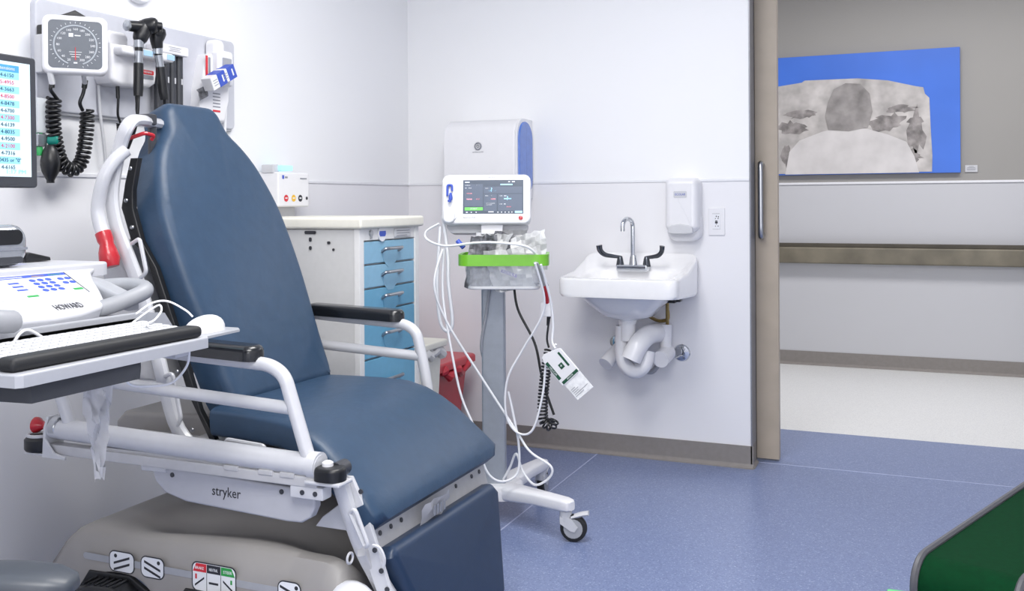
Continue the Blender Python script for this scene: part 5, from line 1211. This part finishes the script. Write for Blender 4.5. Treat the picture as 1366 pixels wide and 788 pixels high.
bm = B(); prism(bm, rrect(.42, .45, .08, 6, .60, .78), frame((-1.9, 0, 0), (0, 1, 0), (0, 0, 1)), 0, .05, .02, 3); tube(bm, [(-1.88, .6, .55), (-1.8, .6, .41)], .02, 8); obj('backrest', bm, 'chairgrey', fc)
bm = B(); tube(bm, [(-1.62, .62, .40), (-1.62, .62, .1)], .025, 12); obj('gas_post', bm, 'black', fc)
for k in range(5):
    a = 2 * PI * k / 5 + .3; e = V((-1.62 + .26 * math.cos(a), .62 + .26 * math.sin(a), .06)); bm = B(); tube(bm, [(-1.62, .62, .11), e], .02, 8, radii=[.025, .016]); lathe(bm, [(.015, -.015), (.026, -.014), (.026, .014), (.015, .015)], e - V((0, 0, .034)), (math.cos(a + 1.57), math.sin(a + 1.57), 0), 14); obj('base_leg', bm, 'black', fc)

gc = thing('green_chair', 'dark green padded panel with dark grey piped edges in the lower right corner', 'chair', (.25, 1.95, 0))
gdir = V((.2126, .5425, 0)).normalized(); gn = V((gdir.y, -gdir.x, 0))
GCF = (V((-.012, 1.728, 0)), gdir, V((0, 0, 1)), -gn)
L = .95
out = [(0, .0), (0, .555)] + [(.05 - .05 * math.cos(a), .555 + .045 * math.sin(a)) for a in [PI / 2 * k / 6 for k in range(1, 7)]] + [(L, .6), (L, .0)]
bm = B(); prism(bm, out, GCF, -.157, 0, .004); obj('side_panel', bm, 'dkgreen', gc)
bm = B(); tube(bm, [GCF[0] + gdir * p[0] + V((0, 0, p[1])) for p in out[:-1]], .0068, 8); obj('edge_piping', bm, 'pipe', gc)
bm = B(); tube(bm, [GCF[0] - GCF[3] * .157 + gdir * p[0] + V((0, 0, p[1])) for p in out[:-1]], .0068, 8); obj('edge_piping', bm, 'pipe', gc)
bm = B(); box(bm, (-.055, 1.73, .52), (-.012, 1.76, .536), .004); obj('light_tab', bm, 'ltgreen', gc)

# ------------------------------------------------------------------ lights
def area(name, loc, sx, sy, power, color=(1, 1, 1), rot=(0, 0, 0)):
    l = bpy.data.lights.new(name, 'AREA'); l.shape = 'RECTANGLE'; l.size = sx; l.size_y = sy; l.energy = power; l.color = color
    o = bpy.data.objects.new(name, l); COL.objects.link(o); o.location = loc; o.rotation_euler = rot; return o
area('ceiling_lamp', (-1.05, 2.3, 2.68), .7, 1.2, 42, (1, .985, .955))
area('ceiling_lamp_near', (-.3, .3, 2.68), 1.2, 1.2, 68, (1, .985, .955))
area('rear_fill_light', (-.1, -1.55, 1.55), 2.4, 1.5, 47, (1, .985, .955), (math.radians(90), 0, math.radians(8)))  # added fill behind the camera to lift shadows, not a room fixture
area('corridor_lamp', (.5, 5.9, 2.88), 2.4, .5, 50, (1, .98, .97))
area('corridor_lamp_far', (-3, 5.9, 2.88), 2.4, .5, 40, (1, .98, .97))
w = bpy.data.worlds.new('World'); SC.world = w; w.use_nodes = True
w.node_tree.nodes['Background'].inputs[0].default_value = (.8, .85, 1, 1); w.node_tree.nodes['Background'].inputs[1].default_value = .35
SC.view_settings.view_transform = 'Standard'; SC.view_settings.exposure = 0.0
try: SC.view_settings.look = 'None'
except Exception: pass

# ------------------------------------------------------------------ camera
YAW, ROLL = math.radians(23.0), math.radians(.37)
fw = V((-math.sin(YAW), math.cos(YAW), 0)); rt = V((math.cos(YAW), math.sin(YAW), 0)); up = V((0, 0, 1))
cxv = rt * math.cos(ROLL) - up * math.sin(ROLL) * -1 * -1
cyv = rt * math.sin(ROLL) + up * math.cos(ROLL)
cam = bpy.data.cameras.new('Camera'); co = bpy.data.objects.new('Camera', cam); COL.objects.link(co)
cam.sensor_width = 36; cam.lens = 1280 / 1366 * 36; cam.shift_x = 0; cam.shift_y = -(394 - 269) / 1366
cam.clip_start = .05
m = Matrix((cxv, cyv, -fw)).transposed().to_4x4(); m.translation = V((0, 0, 1.2)); co.matrix_world = m
SC.camera = co
